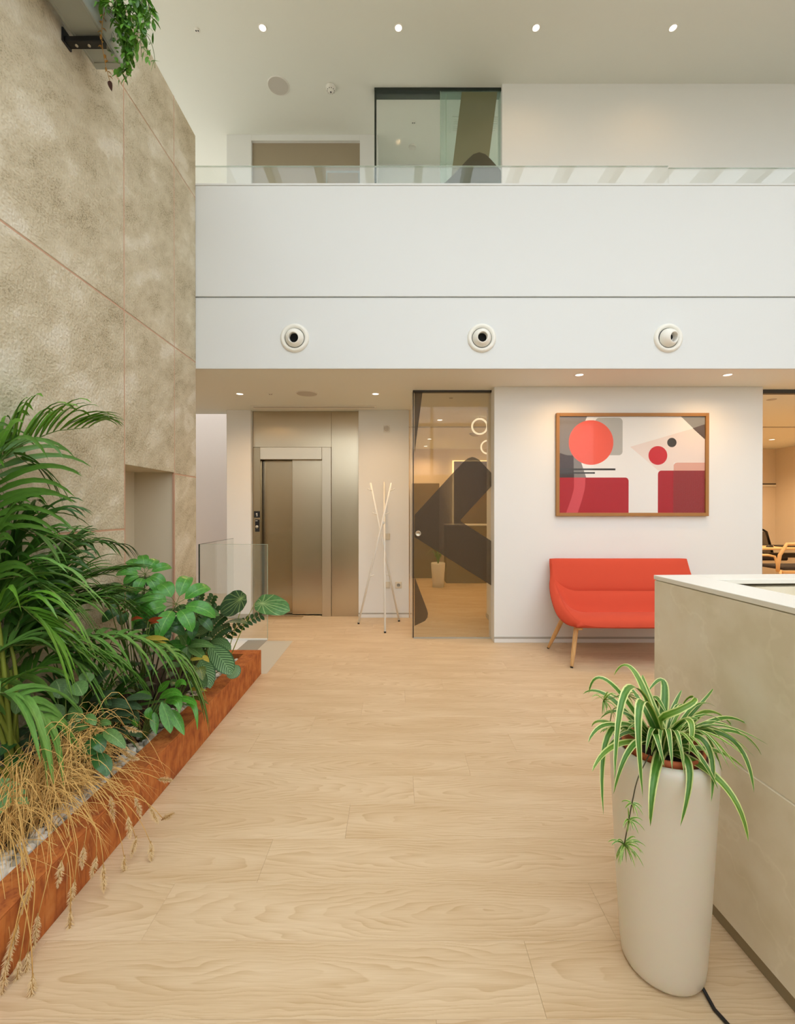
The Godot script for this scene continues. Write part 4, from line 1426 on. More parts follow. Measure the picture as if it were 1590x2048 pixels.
func rosette(parent, mt, c: Vector3, r: float, n: int, hw: float, ph: float, tilt := 0.25, kind := "oval"):
	var nn := (Vector3.UP * 0.55 + up_cam(c) * 0.75).normalized()
	var ex := Vector3.RIGHT.cross(nn).normalized().cross(nn) * -1.0
	var ey := nn.cross(ex).normalized()
	for i in n:
		var a := ph + TAU * i / n + rng.randf_range(-0.14, 0.14)
		var l := r * rng.randf_range(0.8, 1.1)
		var o := ex * cos(a) + ey * sin(a)
		var s := c + o * r * 0.24 + nn * 0.005
		var e := c + o * l + nn * l * (tilt - 0.25)
		e.x = maxf(e.x, -1.84)
		var st := mk(true)
		tube(st, [c, s], 0.0018, 5)
		var lf := leaf(parent, mt, s, c + o * l * 0.64 + nn * l * tilt * 0.9, e, hw, kind, nn, 0.22)
		part("petiole", st, M.stem, lf)

func stalk(parent, pts: Array, r0: float, r1: float, m, called := "stem"):
	var st := mk(true)
	var rad := []
	for i in pts.size(): rad.append(lerpf(r0, r1, float(i) / (pts.size() - 1)))
	tube(st, pts, rad, 7)
	return part(called, st, m, parent)

func planter():
	var b := thing("planter_bed", "long low planter box of rusted orange steel along the plaster wall", "planter", V(-1.5, 0, 2.0))
	var d1 := 3.84
	# rim folded inwards: outer sheet, top flange, inner lip
	part("side", box1(V(-1.175, 0.0, -0.5), V(-1.165, 0.197, d1), 0.0015), M.rust, b)
	part("rim", box1(V(-1.281, 0.197, -0.5), V(-1.165, 0.205, d1 - 0.106), 0.0025), M.rust, b)
	part("inner_lip", box1(V(-1.281, 0.12, -0.5), V(-1.275, 0.197, d1 - 0.106)), M.rust, b)
	part("end_rim", box1(V(-1.848, 0.197, d1 - 0.104), V(-1.165, 0.205, d1), 0.0025), M.rust, b)
	part("end", box1(V(-1.848, 0.0, d1 - 0.01), V(-1.176, 0.196, d1), 0.0015), M.rust, b)
	part("inner_lip", box1(V(-1.848, 0.12, d1 - 0.106), V(-1.282, 0.196, d1 - 0.10)), M.rust, b)
	part("base", box1(V(-1.848, 0.001, -0.5), V(-1.18, 0.02, d1 - 0.012)), M.rust, b)
	# soil
	var st := mk(true)
	var nz := FastNoiseLite.new()
	nz.seed = 4
	nz.frequency = 6.0
	var hgt := func(x, d): return 0.150 + 0.02 * nz.get_noise_2d(x, d) + 0.03 * smoothstep(-1.3, -1.8, x)
	for i in 12:
		for j in 60:
			var q := []
			for c in [[0, 0], [1, 0], [1, 1], [0, 1]]:
				var x: float = -1.846 + (i + c[0]) * 0.047
				var d: float = 0.6 + (j + c[1]) * 0.052
				q.append(V(x, hgt.call(x, d), d))
			quad(st, q[0], q[1], q[2], q[3], Vector3.UP)
	tag(part("soil", st, M.soil), "dark soil filling the rusted steel planter under the plants", "soil", "", "stuff")
	# pebbles: the ones that can be told apart, then the bed below
	var pms := []
	for k in 5: pms.append(pebble_mesh(300 + k))
	var proto: MeshInstance3D = null
	var bed := MultiMesh.new()
	bed.transform_format = MultiMesh.TRANSFORM_3D
	bed.mesh = pms[0]
	bed.instance_count = 420
	for i in 420:
		var d := rng.randf_range(1.2, 3.7)
		var x := -1.295 - absf(rng.randfn(0, 0.05))
		var s := rng.randf_range(0.012, 0.02)
		bed.set_instance_transform(i, Transform3D(Basis.from_euler(Vector3(rng.randf() * 0.5, rng.randf() * TAU, 0)).scaled(Vector3.ONE * s), V(x, 0.158 + rng.randf() * 0.01, d)))
	var mmi := MultiMeshInstance3D.new()
	mmi.name = "pebble_bed"
	mmi.multimesh = bed
	mmi.material_override = M.pebble2
	tag(mmi, "layer of small stones under the loose white pebbles in the planter", "pebbles", "", "stuff")
	add_child(mmi, true)
	for i in 170:
		var d := rng.randf_range(1.45, 2.75) if i < 130 else rng.randf_range(2.75, 3.7)
		var x := -1.299 - absf(rng.randfn(0, 0.045))
		var s := rng.randf_range(0.015, 0.029)
		var o: MeshInstance3D
		var tone: int = [0, 0, 0, 1, 2][rng.randi() % 5]
		if proto == null:
			proto = part("pebble", pms[0], M.pebble)
			o = proto
		else:
			o = proto.duplicate()
			o.name = numbered("pebble")
			add_child(o, true)
			o.mesh = pms[i % 5]
		o.material_override = [M.pebble, M.pebble2, M.pebble3][tone]
		var zone := "beside the dry grass" if d < 1.95 else ("in front of the dark silvery leaves" if d < 2.3 else ("behind the peace lily" if d < 2.75 else "under the striped plant at the far end"))
		var hue: String = ["smooth white", "smooth tan", "smooth grey"][tone]
		tag(o, "%s pebble along the rusted rim, %s" % [hue, zone], "pebble", "%s pebbles %s" % [hue.split(" ")[1], zone])
		o.transform = Transform3D(Basis.from_euler(Vector3(rng.randf_range(-0.4, 0.4), rng.randf() * TAU, rng.randf_range(-0.4, 0.4))).scaled(Vector3(1, 1, 1) * s), V(x, 0.175 + rng.randf() * 0.012, d))
	# long pale stones at the near end
	var sl := ["long pale flat stone at the near end of the planter, against the rim", "pale flat stone half under the dry grass beside the rim", "long pale stone behind the dry grass, nearest the picture's left edge"]
	var sp := [[V(-1.33, 0.175, 1.50), 0.085, 0.3], [V(-1.345, 0.19, 1.78), 0.09, 0.75], [V(-1.42, 0.18, 1.55), 0.075, 0.1]]
	for i in 3:
		var o := part("flat_stone", pms[i + 1], M.pebble)
		tag(o, sl[i], "stone", "long pale stones")
		o.transform = Transform3D(Basis(Vector3.UP, PI / 2 + sp[i][2] * 0.4) * Basis.from_scale(Vector3(sp[i][1], 0.03, 0.034)), sp[i][0])
	palm_plant()
	low_plants()
	dry_grass()

func palm_plant():
	var base := V(-1.66, 0.16, 1.98)
	var t := thing("areca_palm", "large feathery palm arching over the left side of the planter", "palm", base)
	var path := func(l: Array) -> Array:
		var c := Curve3D.new()
		for i in l.size():
			var p := P(l[i][0], l[i][1], l[i][2])
			var a: Vector3 = P(l[max(i - 1, 0)][0], l[max(i - 1, 0)][1], l[max(i - 1, 0)][2])
			var e: Vector3 = P(l[min(i + 1, l.size() - 1)][0], l[min(i + 1, l.size() - 1)][1], l[min(i + 1, l.size() - 1)][2])
			var h := (e - a) / 6.0
			c.add_point(p, -h, h)
		var r := []
		for k in 17:
			var p := c.sample_baked(c.get_baked_length() * k / 16.0)
			p.x = maxf(p.x, -1.81)
			r.append(p)
		return r
	# rachis path in view, leaflets, length, half width, droop, single leaflets, material
	var fs := [
		[[[-80, 1040, 1.95], [-20, 940, 2.02], [40, 892, 2.1], [110, 862, 2.2], [180, 855, 2.28]], 22, 0.34, 0.015, 0.35, true, "palm2", 0.75, 0.25, 0.75],
		[[[-90, 1120, 1.85], [-50, 1010, 1.88], [-15, 930, 1.92], [25, 905, 1.98], [60, 930, 2.02]], 16, 0.34, 0.013, 0.5, true, "palm1", 1.25, 0.7, 0.3],
		[[[20, 1290, 1.98], [70, 1175, 2.15], [130, 1105, 2.3], [185, 1083, 2.42], [238, 1090, 2.5]], 16, 0.22, 0.012, 0.55, true, "palm3", 1.0, 0.25, 0.1],
		[[[-20, 1330, 1.9], [70, 1290, 2.1], [190, 1278, 2.3], [280, 1282, 2.42], [345, 1310, 2.5], [392, 1380, 2.55]], 22, 0.27, 0.0165, 0.75, true, "palm0", 1.2, 0.35, 0.15],
		[[[-20, 1300, 1.95], [80, 1225, 2.2], [170, 1200, 2.4], [245, 1210, 2.55], [300, 1255, 2.65]], 19, 0.27, 0.014, 0.5, true, "palm0", 0.9, 0.25, 0.2],
		[[[-120, 1480, 1.75], [-60, 1415, 1.75], [0, 1385, 1.76], [50, 1400, 1.78], [95, 1450, 1.8]], 12, 0.25, 0.018, 0.7, true, "palm0", 1.1, 0.5, 0.2],
		[[[10, 1330, 2.0], [60, 1230, 2.15], [130, 1170, 2.3], [245, 1140, 2.45]], 22, 0.30, 0.009, 0.25, false, "palm1", 0.6, 0.15, 0.2],
		[[[20, 1340, 2.0], [90, 1260, 2.2], [170, 1205, 2.35], [245, 1185, 2.5]], 20, 0.28, 0.009, 0.3, false, "palm1", 0.55, 0.15, 0.15],
		[[[-30, 1300, 1.9], [0, 1180, 2.0], [50, 1110, 2.1], [110, 1090, 2.2]], 20, 0.34, 0.010, 0.35, false, "palm1", 0.8, 0.3, 0.3],
		[[[-60, 1260, 1.9], [-10, 1160, 1.95], [50, 1150, 2.0], [110, 1200, 2.05]], 18, 0.34, 0.011, 0.45, false, "palm0", 0.9, 0.4, 0.3],
		[[[-60, 1330, 1.85], [-10, 1230, 1.88], [40, 1210, 1.92], [95, 1260, 1.95]], 16, 0.30, 0.012, 0.5, false, "palm2", 0.9, 0.4, 0.3],
		[[[0, 1400, 1.95], [80, 1330, 2.1], [170, 1310, 2.2], [250, 1340, 2.3]], 18, 0.26, 0.011, 0.5, false, "palm1", 0.8, 0.3, 0.15],
		[[[-30, 1250, 2.0], [30, 1090, 2.1], [70, 1040, 2.2], [105, 1030, 2.25]], 18, 0.34, 0.010, 0.4, false, "palm3", 1.1, 0.4, 0.3],
	]
	fs.append([[[-30, 1100, 1.9], [-12, 1020, 1.93], [-2, 960, 1.95], [-8, 900, 1.97], [-25, 860, 1.98]], 14, 0.34, 0.012, 0.35, true, "palm1", 1.35, 1.0, 0.1])
	fs.append([[[-20, 1360, 2.0], [50, 1250, 2.2], [120, 1190, 2.35], [200, 1180, 2.45]], 22, 0.3, 0.010, 0.3, false, "palm1", 0.7, 0.2, 0.25])
	fs.append([[[0, 1330, 2.05], [40, 1200, 2.25], [85, 1120, 2.4], [150, 1080, 2.5]], 22, 0.3, 0.010, 0.3, false, "palm3", 0.7, 0.25, 0.2])
	fs.append([[[-40, 1330, 1.85], [20, 1290, 1.95], [90, 1290, 2.05], [150, 1330, 2.1]], 18, 0.3, 0.012, 0.5, false, "palm0", 0.9, 0.3, 0.25])
	fs.append([[[-50, 1220, 1.9], [-20, 1100, 1.95], [20, 1050, 2.0], [70, 1070, 2.02]], 18, 0.34, 0.011, 0.4, false, "palm1", 1.0, 0.4, 0.25])
	for f in fs:
		var pts: Array = path.call(f[0])
		frond(t, M[f[6]], pts, f[1], f[2], f[3], f[4], f[5], f[7], f[8], f[9])
		var s: Vector3 = pts[0]
		stalk(t, thru(base + Vector3(rng.randf_range(-0.06, 0.06), 0, rng.randf_range(-0.06, 0.06)), base.lerp(s, 0.5) + Vector3(0.0, 0.04, 0), s, 8), 0.011, 0.0065, M.cane, "stalk")
	# upright grassy clump behind the palm
	var gb := V(-1.66, 0.17, 2.42)
	var g := thing("grassy_clump", "clump of long narrow dark green leaves fanning out behind the palm", "plant", gb)
	for i in 56:
		var a := rng.randf_range(-1.3, 1.4)
		var l := rng.randf_range(0.42, 0.68)
		var o := Vector3(sin(a) * 0.62 + 0.1, cos(a) * 0.85, rng.randf_range(-0.25, 0.5)).normalized()
		var s := gb + Vector3(rng.randf_range(-0.05, 0.05), 0, rng.randf_range(-0.08, 0.08))
		var e := s + o * l + Vector3.DOWN * l * absf(sin(a)) * 0.3
		e.x = maxf(e.x, -1.83)
		var m := s + o * l * 0.52 + Vector3.UP * 0.03
		m.x = maxf(m.x, -1.83)
		leaf(g, M.palm3 if i % 3 else M.palm1, s, m, e, rng.randf_range(0.007, 0.012), "ribbon", up_cam(s), 0.35, "leaf", 7)

func petiole_leaf(t, mt, base: Vector3, a: Vector3, m: Vector3, c: Vector3, hw: float, kind: String, up: Vector3, fold := 0.2, sm = null, cols := 4, wave := 0.0):
	var lf := leaf(t, mt, a, m, c, hw, kind, up, fold, "leaf", 12, cols, wave)
	var mid := base.lerp(a, 0.55) + Vector3(0, 0.02, 0)
	stalk(lf, thru(base, mid, a, 6), 0.004, 0.0022, M.stem if sm == null else sm, "petiole")
	return lf

func low_plants():
	# umbrella tree
	var b := V(-1.62, 0.16, 2.92)
	var t := thing("umbrella_tree", "glossy umbrella tree with round fans of leaflets in front of the wall niche", "plant", b)
	var rs := [[290, 1148, 2.95, 0.165, 9, 0.034, "scheff"], [352, 1208, 2.75, 0.235, 8, 0.046, "scheff"], [322, 1250, 2.8, 0.16, 8, 0.036, "scheff2"], [392, 1232, 2.9, 0.15, 7, 0.032, "scheff2"], [286, 1180, 3.0, 0.13, 7, 0.03, "scheff2"], [250, 1215, 2.85, 0.15, 7, 0.034, "scheff2"]]
	for r in rs:
		var c := P(r[0], r[1], r[2])
		rosette(t, M[r[6]], c, r[3], r[4], r[5], rng.randf() * 3.0, 0.15)
		stalk(t, thru(b + Vector3(rng.randf_range(-0.03, 0.03), 0, 0), b.lerp(c, 0.6) + Vector3(-0.015, 0, 0), c, 8), 0.006, 0.003, M.darkstem)
	# two big rubber-like leaves left of it
	b = V(-1.60, 0.16, 2.75)
	t = thing("broadleaf_shrub", "broad light green leaves on thin stems left of the umbrella tree", "plant", b)
	petiole_leaf(t, M.philo, b, P(226, 1165, 2.72), P(232, 1185, 2.66), P(238, 1208, 2.62), 0.042, "oval", up_cam(P(232, 1185, 2.66)), 0.1)
	petiole_leaf(t, M.scheff2, b, P(215, 1195, 2.75), P(195, 1190, 2.7), P(180, 1200, 2.65), 0.035, "oval", Vector3.UP)
	petiole_leaf(t, M.scheff, b, P(240, 1225, 2.7), P(285, 1195, 2.62), P(330, 1190, 2.6), 0.03, "lance", Vector3.UP)
	petiole_leaf(t, M.scheff, b, P(265, 1255, 2.65), P(290, 1210, 2.6), P(345, 1200, 2.5), 0.03, "lance", Vector3.UP)
	petiole_leaf(t, M.scheff2, b, P(250, 1180, 2.8), P(265, 1165, 2.8), P(285, 1150, 2.8), 0.02, "lance", Vector3.UP)
	petiole_leaf(t, M.crotonr, b, P(245, 1228, 2.75), P(255, 1222, 2.7), P(270, 1215, 2.7), 0.012, "lance", Vector3.UP)
	# elephant ear
	b = P(446, 1300, 3.5)
	b.y = 0.16
	t = thing("elephant_ear", "two big round veined leaves on yellow stalks at the planter's far end", "plant", b)
	var e1 := P(470, 1207, 3.45)
	var n1 := (up_cam(e1) + Vector3(0.1, 0.5, 0)).normalized()
	petiole_leaf(t, M.alo, b, P(492, 1190, 3.42), P(468, 1207, 3.42), P(440, 1226, 3.42), 0.088, "round", n1, 0.1, M.cane, 8, 0.06)
	var e2 := P(540, 1212, 3.4)
	petiole_leaf(t, M.alo2, b + Vector3(0.02, 0, 0.02), P(510, 1206, 3.42), P(541, 1210, 3.34), P(580, 1222, 3.3), 0.078, "round", (up_cam(e2) + Vector3(-0.1, 0.25, 0)).normalized(), 0.12, M.cane, 8, 0.08)
	petiole_leaf(t, M.alo, b + Vector3(-0.02, 0, 0.02), P(448, 1247, 3.45), P(475, 1243, 3.4), P(498, 1250, 3.38), 0.045, "heart", Vector3(0.1, 1, 0.2), 0.15, M.cane, 6)
	# zz plant
	b = V(-1.58, 0.16, 3.45)
	t = thing("zz_plant", "dark glossy plant with rows of small leaves behind the elephant ear stalks", "plant", b)
	for q in [[400, 1188], [425, 1195], [432, 1215], [415, 1210], [445, 1235], [520, 1232], [395, 1225], [455, 1255], [410, 1240], [385, 1205]]:
		var c := P(q[0], q[1], 3.45 + rng.randf_range(-0.12, 0.1))
		c.x = maxf(c.x, -1.8)
		var pts := thru(b, b.lerp(c, 0.5) + Vector3(0, 0.06, 0), c, 16)
		var sm = stalk(t, pts, 0.006, 0.002, M.stem)
		for k in range(4, 17):
			var p: Vector3 = pts[k]
			var tn: Vector3 = (pts[k] - pts[k - 1]).normalized()
			for sg in [-1.0, 1.0]:
				var sd = tn.cross(Vector3(0.2, 0.3, 1)).normalized() * sg
				var dv = (sd + tn * 0.6 + Vector3(0, 0.1, 0.2)).normalized()
				var l := 0.054 * (1.15 - 0.04 * absf(k - 9))
				leaf(sm, M.zz, p, p + dv * l * 0.5, p + dv * l + Vector3.DOWN * 0.006, 0.014, "oval", up_cam(p), 0.2, "leaf", 5)
	# calathea
	b = V(-1.42, 0.16, 3.12)
	t = thing("striped_calathea", "low plant with large dark leaves striped in pale green by the far rim", "plant", b)
	for q in [[418, 1292, 445, 1322, 462, 1350, 3.0, 0.068], [400, 1318, 412, 1345, 420, 1378, 2.92, 0.055], [385, 1345, 398, 1362, 414, 1372, 2.85, 0.055], [382, 1268, 400, 1262, 420, 1258, 3.1, 0.035], [420, 1290, 440, 1288, 462, 1300, 3.12, 0.045], [470, 1330, 468, 1345, 452, 1353, 3.05, 0.04]]:
		var m := P(q[2], q[3], q[6])
		petiole_leaf(t, M.cala, b, P(q[0], q[1], q[6] + 0.05), m, P(q[4], q[5], q[6] - 0.05), q[7], "oval", up_cam(m), 0.12)
	# bright rosette in front of it
	b = V(-1.45, 0.16, 2.92)
	t = thing("lance_leaf_plant", "rosette of pointed mid green leaves between palm and calathea", "plant", b)
	for q in [[370, 1292, 345, 1290, 318, 1300], [372, 1290, 365, 1275, 350, 1262], [374, 1290, 385, 1275, 400, 1268], [376, 1292, 400, 1288, 432, 1296], [374, 1294, 372, 1312, 372, 1332], [376, 1294, 395, 1305, 412, 1322], [372, 1294, 352, 1308, 336, 1325]]:
		var m := P(q[2], q[3], 2.85)
		petiole_leaf(t, M.scheff if rng.randf() < 0.6 else M.philo, b, P(q[0], q[1], 2.88), m, P(q[4], q[5], 2.8), 0.032, "lance", up_cam(m) + Vector3(0, 0.5, 0))
	# crotons
	b = V(-1.38, 0.16, 2.75)
	t = thing("spotted_croton", "croton with dark leaves speckled yellow leaning over the rusty rim", "plant", b)
	for q in [[398, 1335, 402, 1345, 405, 1362, 0.03, "croton"], [385, 1330, 388, 1350, 392, 1368, 0.03, "croton"], [380, 1380, 395, 1378, 414, 1383, 0.012, "crotony"], [372, 1390, 376, 1402, 374, 1412, 0.012, "crotony"], [380, 1395, 398, 1398, 418, 1410, 0.011, "croton"], [405, 1312, 412, 1318, 418, 1325, 0.014, "crotony"], [380, 1320, 392, 1318, 410, 1318, 0.01, "crotony"]]:
		var m := P(q[2], q[3], 2.68)
		petiole_leaf(t, M[q[7]], b, P(q[0], q[1], 2.7), m, P(q[4], q[5], 2.66), q[6], "lance", up_cam(m))
	b = V(-1.62, 0.16, 2.8)
	t = thing("red_croton", "croton with orange red and yellow leaves glimpsed between the green fronds", "plant", b)
	for q in [[296, 1242, 310, 1238, 326, 1235, 0.011, "crotonr"], [300, 1248, 308, 1244, 318, 1246, 0.009, "crotonr"], [286, 1279, 314, 1276, 338, 1281, 0.014, "crotony"], [300, 1286, 318, 1284, 334, 1287, 0.008, "crotony"], [262, 1242, 272, 1236, 286, 1238, 0.009, "crotonr"]]:
		var m := P(q[2], q[3], 2.42)
		petiole_leaf(t, M[q[7]], b, P(q[0], q[1], 2.45), m, P(q[4], q[5], 2.40), q[6], "lance", up_cam(m))
	# peace lily, leaves over the rim
	b = V(-1.36, 0.17, 2.38)
	t = thing("peace_lily", "peace lily with bright glossy leaves hanging over the middle of the rusty rim", "plant", b)
	for q in [[322, 1405, 335, 1440, 340, 1468, 0.032], [340, 1420, 355, 1445, 368, 1472, 0.026], [308, 1425, 308, 1448, 312, 1470, 0.022], [300, 1415, 296, 1430, 304, 1440, 0.02], [330, 1405, 352, 1402, 358, 1428, 0.026], [318, 1398, 345, 1385, 365, 1395, 0.022], [372, 1408, 388, 1415, 394, 1462, 0.014], [345, 1395, 380, 1402, 392, 1415, 0.016], [300, 1400, 285, 1390, 262, 1395, 0.022], [350, 1375, 362, 1365, 372, 1372, 0.018], [275, 1430, 270, 1445, 276, 1455, 0.016], [315, 1385, 330, 1370, 340, 1362, 0.018]]:
		var m := P(q[2], q[3], 2.33)
		petiole_leaf(t, M.lily, b, P(q[0], q[1], 2.36), m, P(q[4], q[5], 2.3), q[6], "lance", up_cam(m), 0.2)
	# dark silvery leaves
	b = V(-1.42, 0.16, 2.2)
	t = thing("silver_evergreen", "low plant with dark leaves finely speckled silver in front of the peace lily", "plant", b)
	for q in [[178, 1400, 205, 1392, 235, 1388, 0.026], [180, 1405, 200, 1403, 222, 1412, 0.026], [200, 1420, 228, 1408, 262, 1418, 0.028], [185, 1432, 225, 1425, 268, 1432, 0.027], [230, 1418, 255, 1412, 284, 1420, 0.024], [222, 1440, 240, 1440, 262, 1448, 0.018], [236, 1458, 258, 1462, 284, 1476, 0.024], [250, 1425, 268, 1432, 276, 1445, 0.016], [182, 1380, 200, 1362, 220, 1345, 0.04], [250, 1400, 275, 1395, 305, 1398, 0.02], [215, 1455, 235, 1478, 252, 1508, 0.022], [160, 1420, 150, 1405, 145, 1388, 0.03]]:
		var m := P(q[2], q[3], 2.12)
		petiole_leaf(t, M.aglo, b, P(q[0], q[1], 2.15), m, P(q[4], q[5], 2.08), q[6], "oval", (up_cam(m) + Vector3(0, 0.6, 0)).normalized())
	# soft dull green leaves low at the left
	b = V(-1.46, 0.16, 1.98)
	t = thing("dull_green_shrub", "small shrub with matt pale veined green leaves above the dry grass", "plant", b)
	for q in [[130, 1430, 102, 1435, 74, 1466, 0.05, 2.0], [136, 1440, 136, 1458, 132, 1478, 0.03, 1.95], [135, 1425, 148, 1428, 158, 1445, 0.03, 1.98], [142, 1464, 158, 1456, 176, 1456, 0.016, 1.92], [168, 1436, 180, 1438, 190, 1452, 0.018, 1.9], [198, 1450, 208, 1446, 222, 1450, 0.014, 1.9], [182, 1478, 196, 1486, 202, 1508, 0.028, 1.88], [166, 1490, 180, 1496, 196, 1508, 0.028, 1.88], [205, 1465, 226, 1474, 250, 1498, 0.024, 1.88], [110, 1360, 118, 1380, 115, 1398, 0.045, 2.05], [150, 1365, 158, 1378, 164, 1392, 0.035, 2.0], [175, 1345, 172, 1356, 170, 1370, 0.03, 2.05], [130, 1375, 142, 1392, 155, 1408, 0.022, 2.0], [60, 1380, 40, 1400, 30, 1430, 0.03, 1.9], [180, 1515, 205, 1528, 212, 1555, 0.03, 1.85]]:
		var m := P(q[2], q[3], q[7])
		petiole_leaf(t, M.philo if q[5] < 1500 else M.scheff2, b, P(q[0], q[1], q[7] + 0.02), m, P(q[4], q[5], q[7] - 0.02), q[6], "oval", up_cam(m), 0.15)
	# dark fill behind, a leafy undergrowth
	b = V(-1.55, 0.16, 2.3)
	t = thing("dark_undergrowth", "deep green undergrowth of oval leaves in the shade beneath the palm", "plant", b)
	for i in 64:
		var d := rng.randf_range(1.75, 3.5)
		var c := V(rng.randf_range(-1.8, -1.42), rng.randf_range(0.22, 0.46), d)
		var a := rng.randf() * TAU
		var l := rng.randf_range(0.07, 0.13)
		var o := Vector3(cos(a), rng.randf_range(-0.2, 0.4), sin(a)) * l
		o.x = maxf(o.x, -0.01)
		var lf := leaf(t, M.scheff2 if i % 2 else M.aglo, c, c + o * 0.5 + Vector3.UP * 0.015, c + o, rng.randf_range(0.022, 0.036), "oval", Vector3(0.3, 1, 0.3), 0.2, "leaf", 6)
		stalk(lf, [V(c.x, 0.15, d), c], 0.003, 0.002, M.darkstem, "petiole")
	# monstera at the left edge
	b = V(-1.55, 0.16, 1.62)
	t = thing("monstera", "single cut monstera leaf at the picture's left edge above the dry grass", "plant", b)
	var o := P(-20, 1600, 1.62)
	var z := up_cam(o) + Vector3(0, 0.2, 0)
	z = z.normalized()
	var x := Vector3.UP.cross(z).normalized()
	var xf := Transform3D(Basis(x, z.cross(x), z), o)
	var pg := PackedVector2Array()
	for q in [[-0.05, 0.03], [-0.02, 0.06], [0.03, 0.06], [0.058, 0.05], [0.03, 0.034], [0.06, 0.04], [0.083, 0.02], [0.04, 0.012], [0.088, 0.008], [0.1, -0.02], [0.05, -0.012], [0.1, -0.032], [0.105, -0.06], [0.06, -0.04], [0.02, -0.06], [-0.03, -0.06], [-0.06, -0.03]]: pg.append(Vector2(q[0], q[1]))
	var st := mk()
	extrude(st, pg, 0.0012, xf)
	var lf := part("leaf", st, mat(rgb(96, 152, 70), 0.4), t)
	stalk(lf, thru(b, b.lerp(o, 0.5) + Vector3(0, 0.05, 0), o, 6), 0.005, 0.003, M.stem, "petiole")

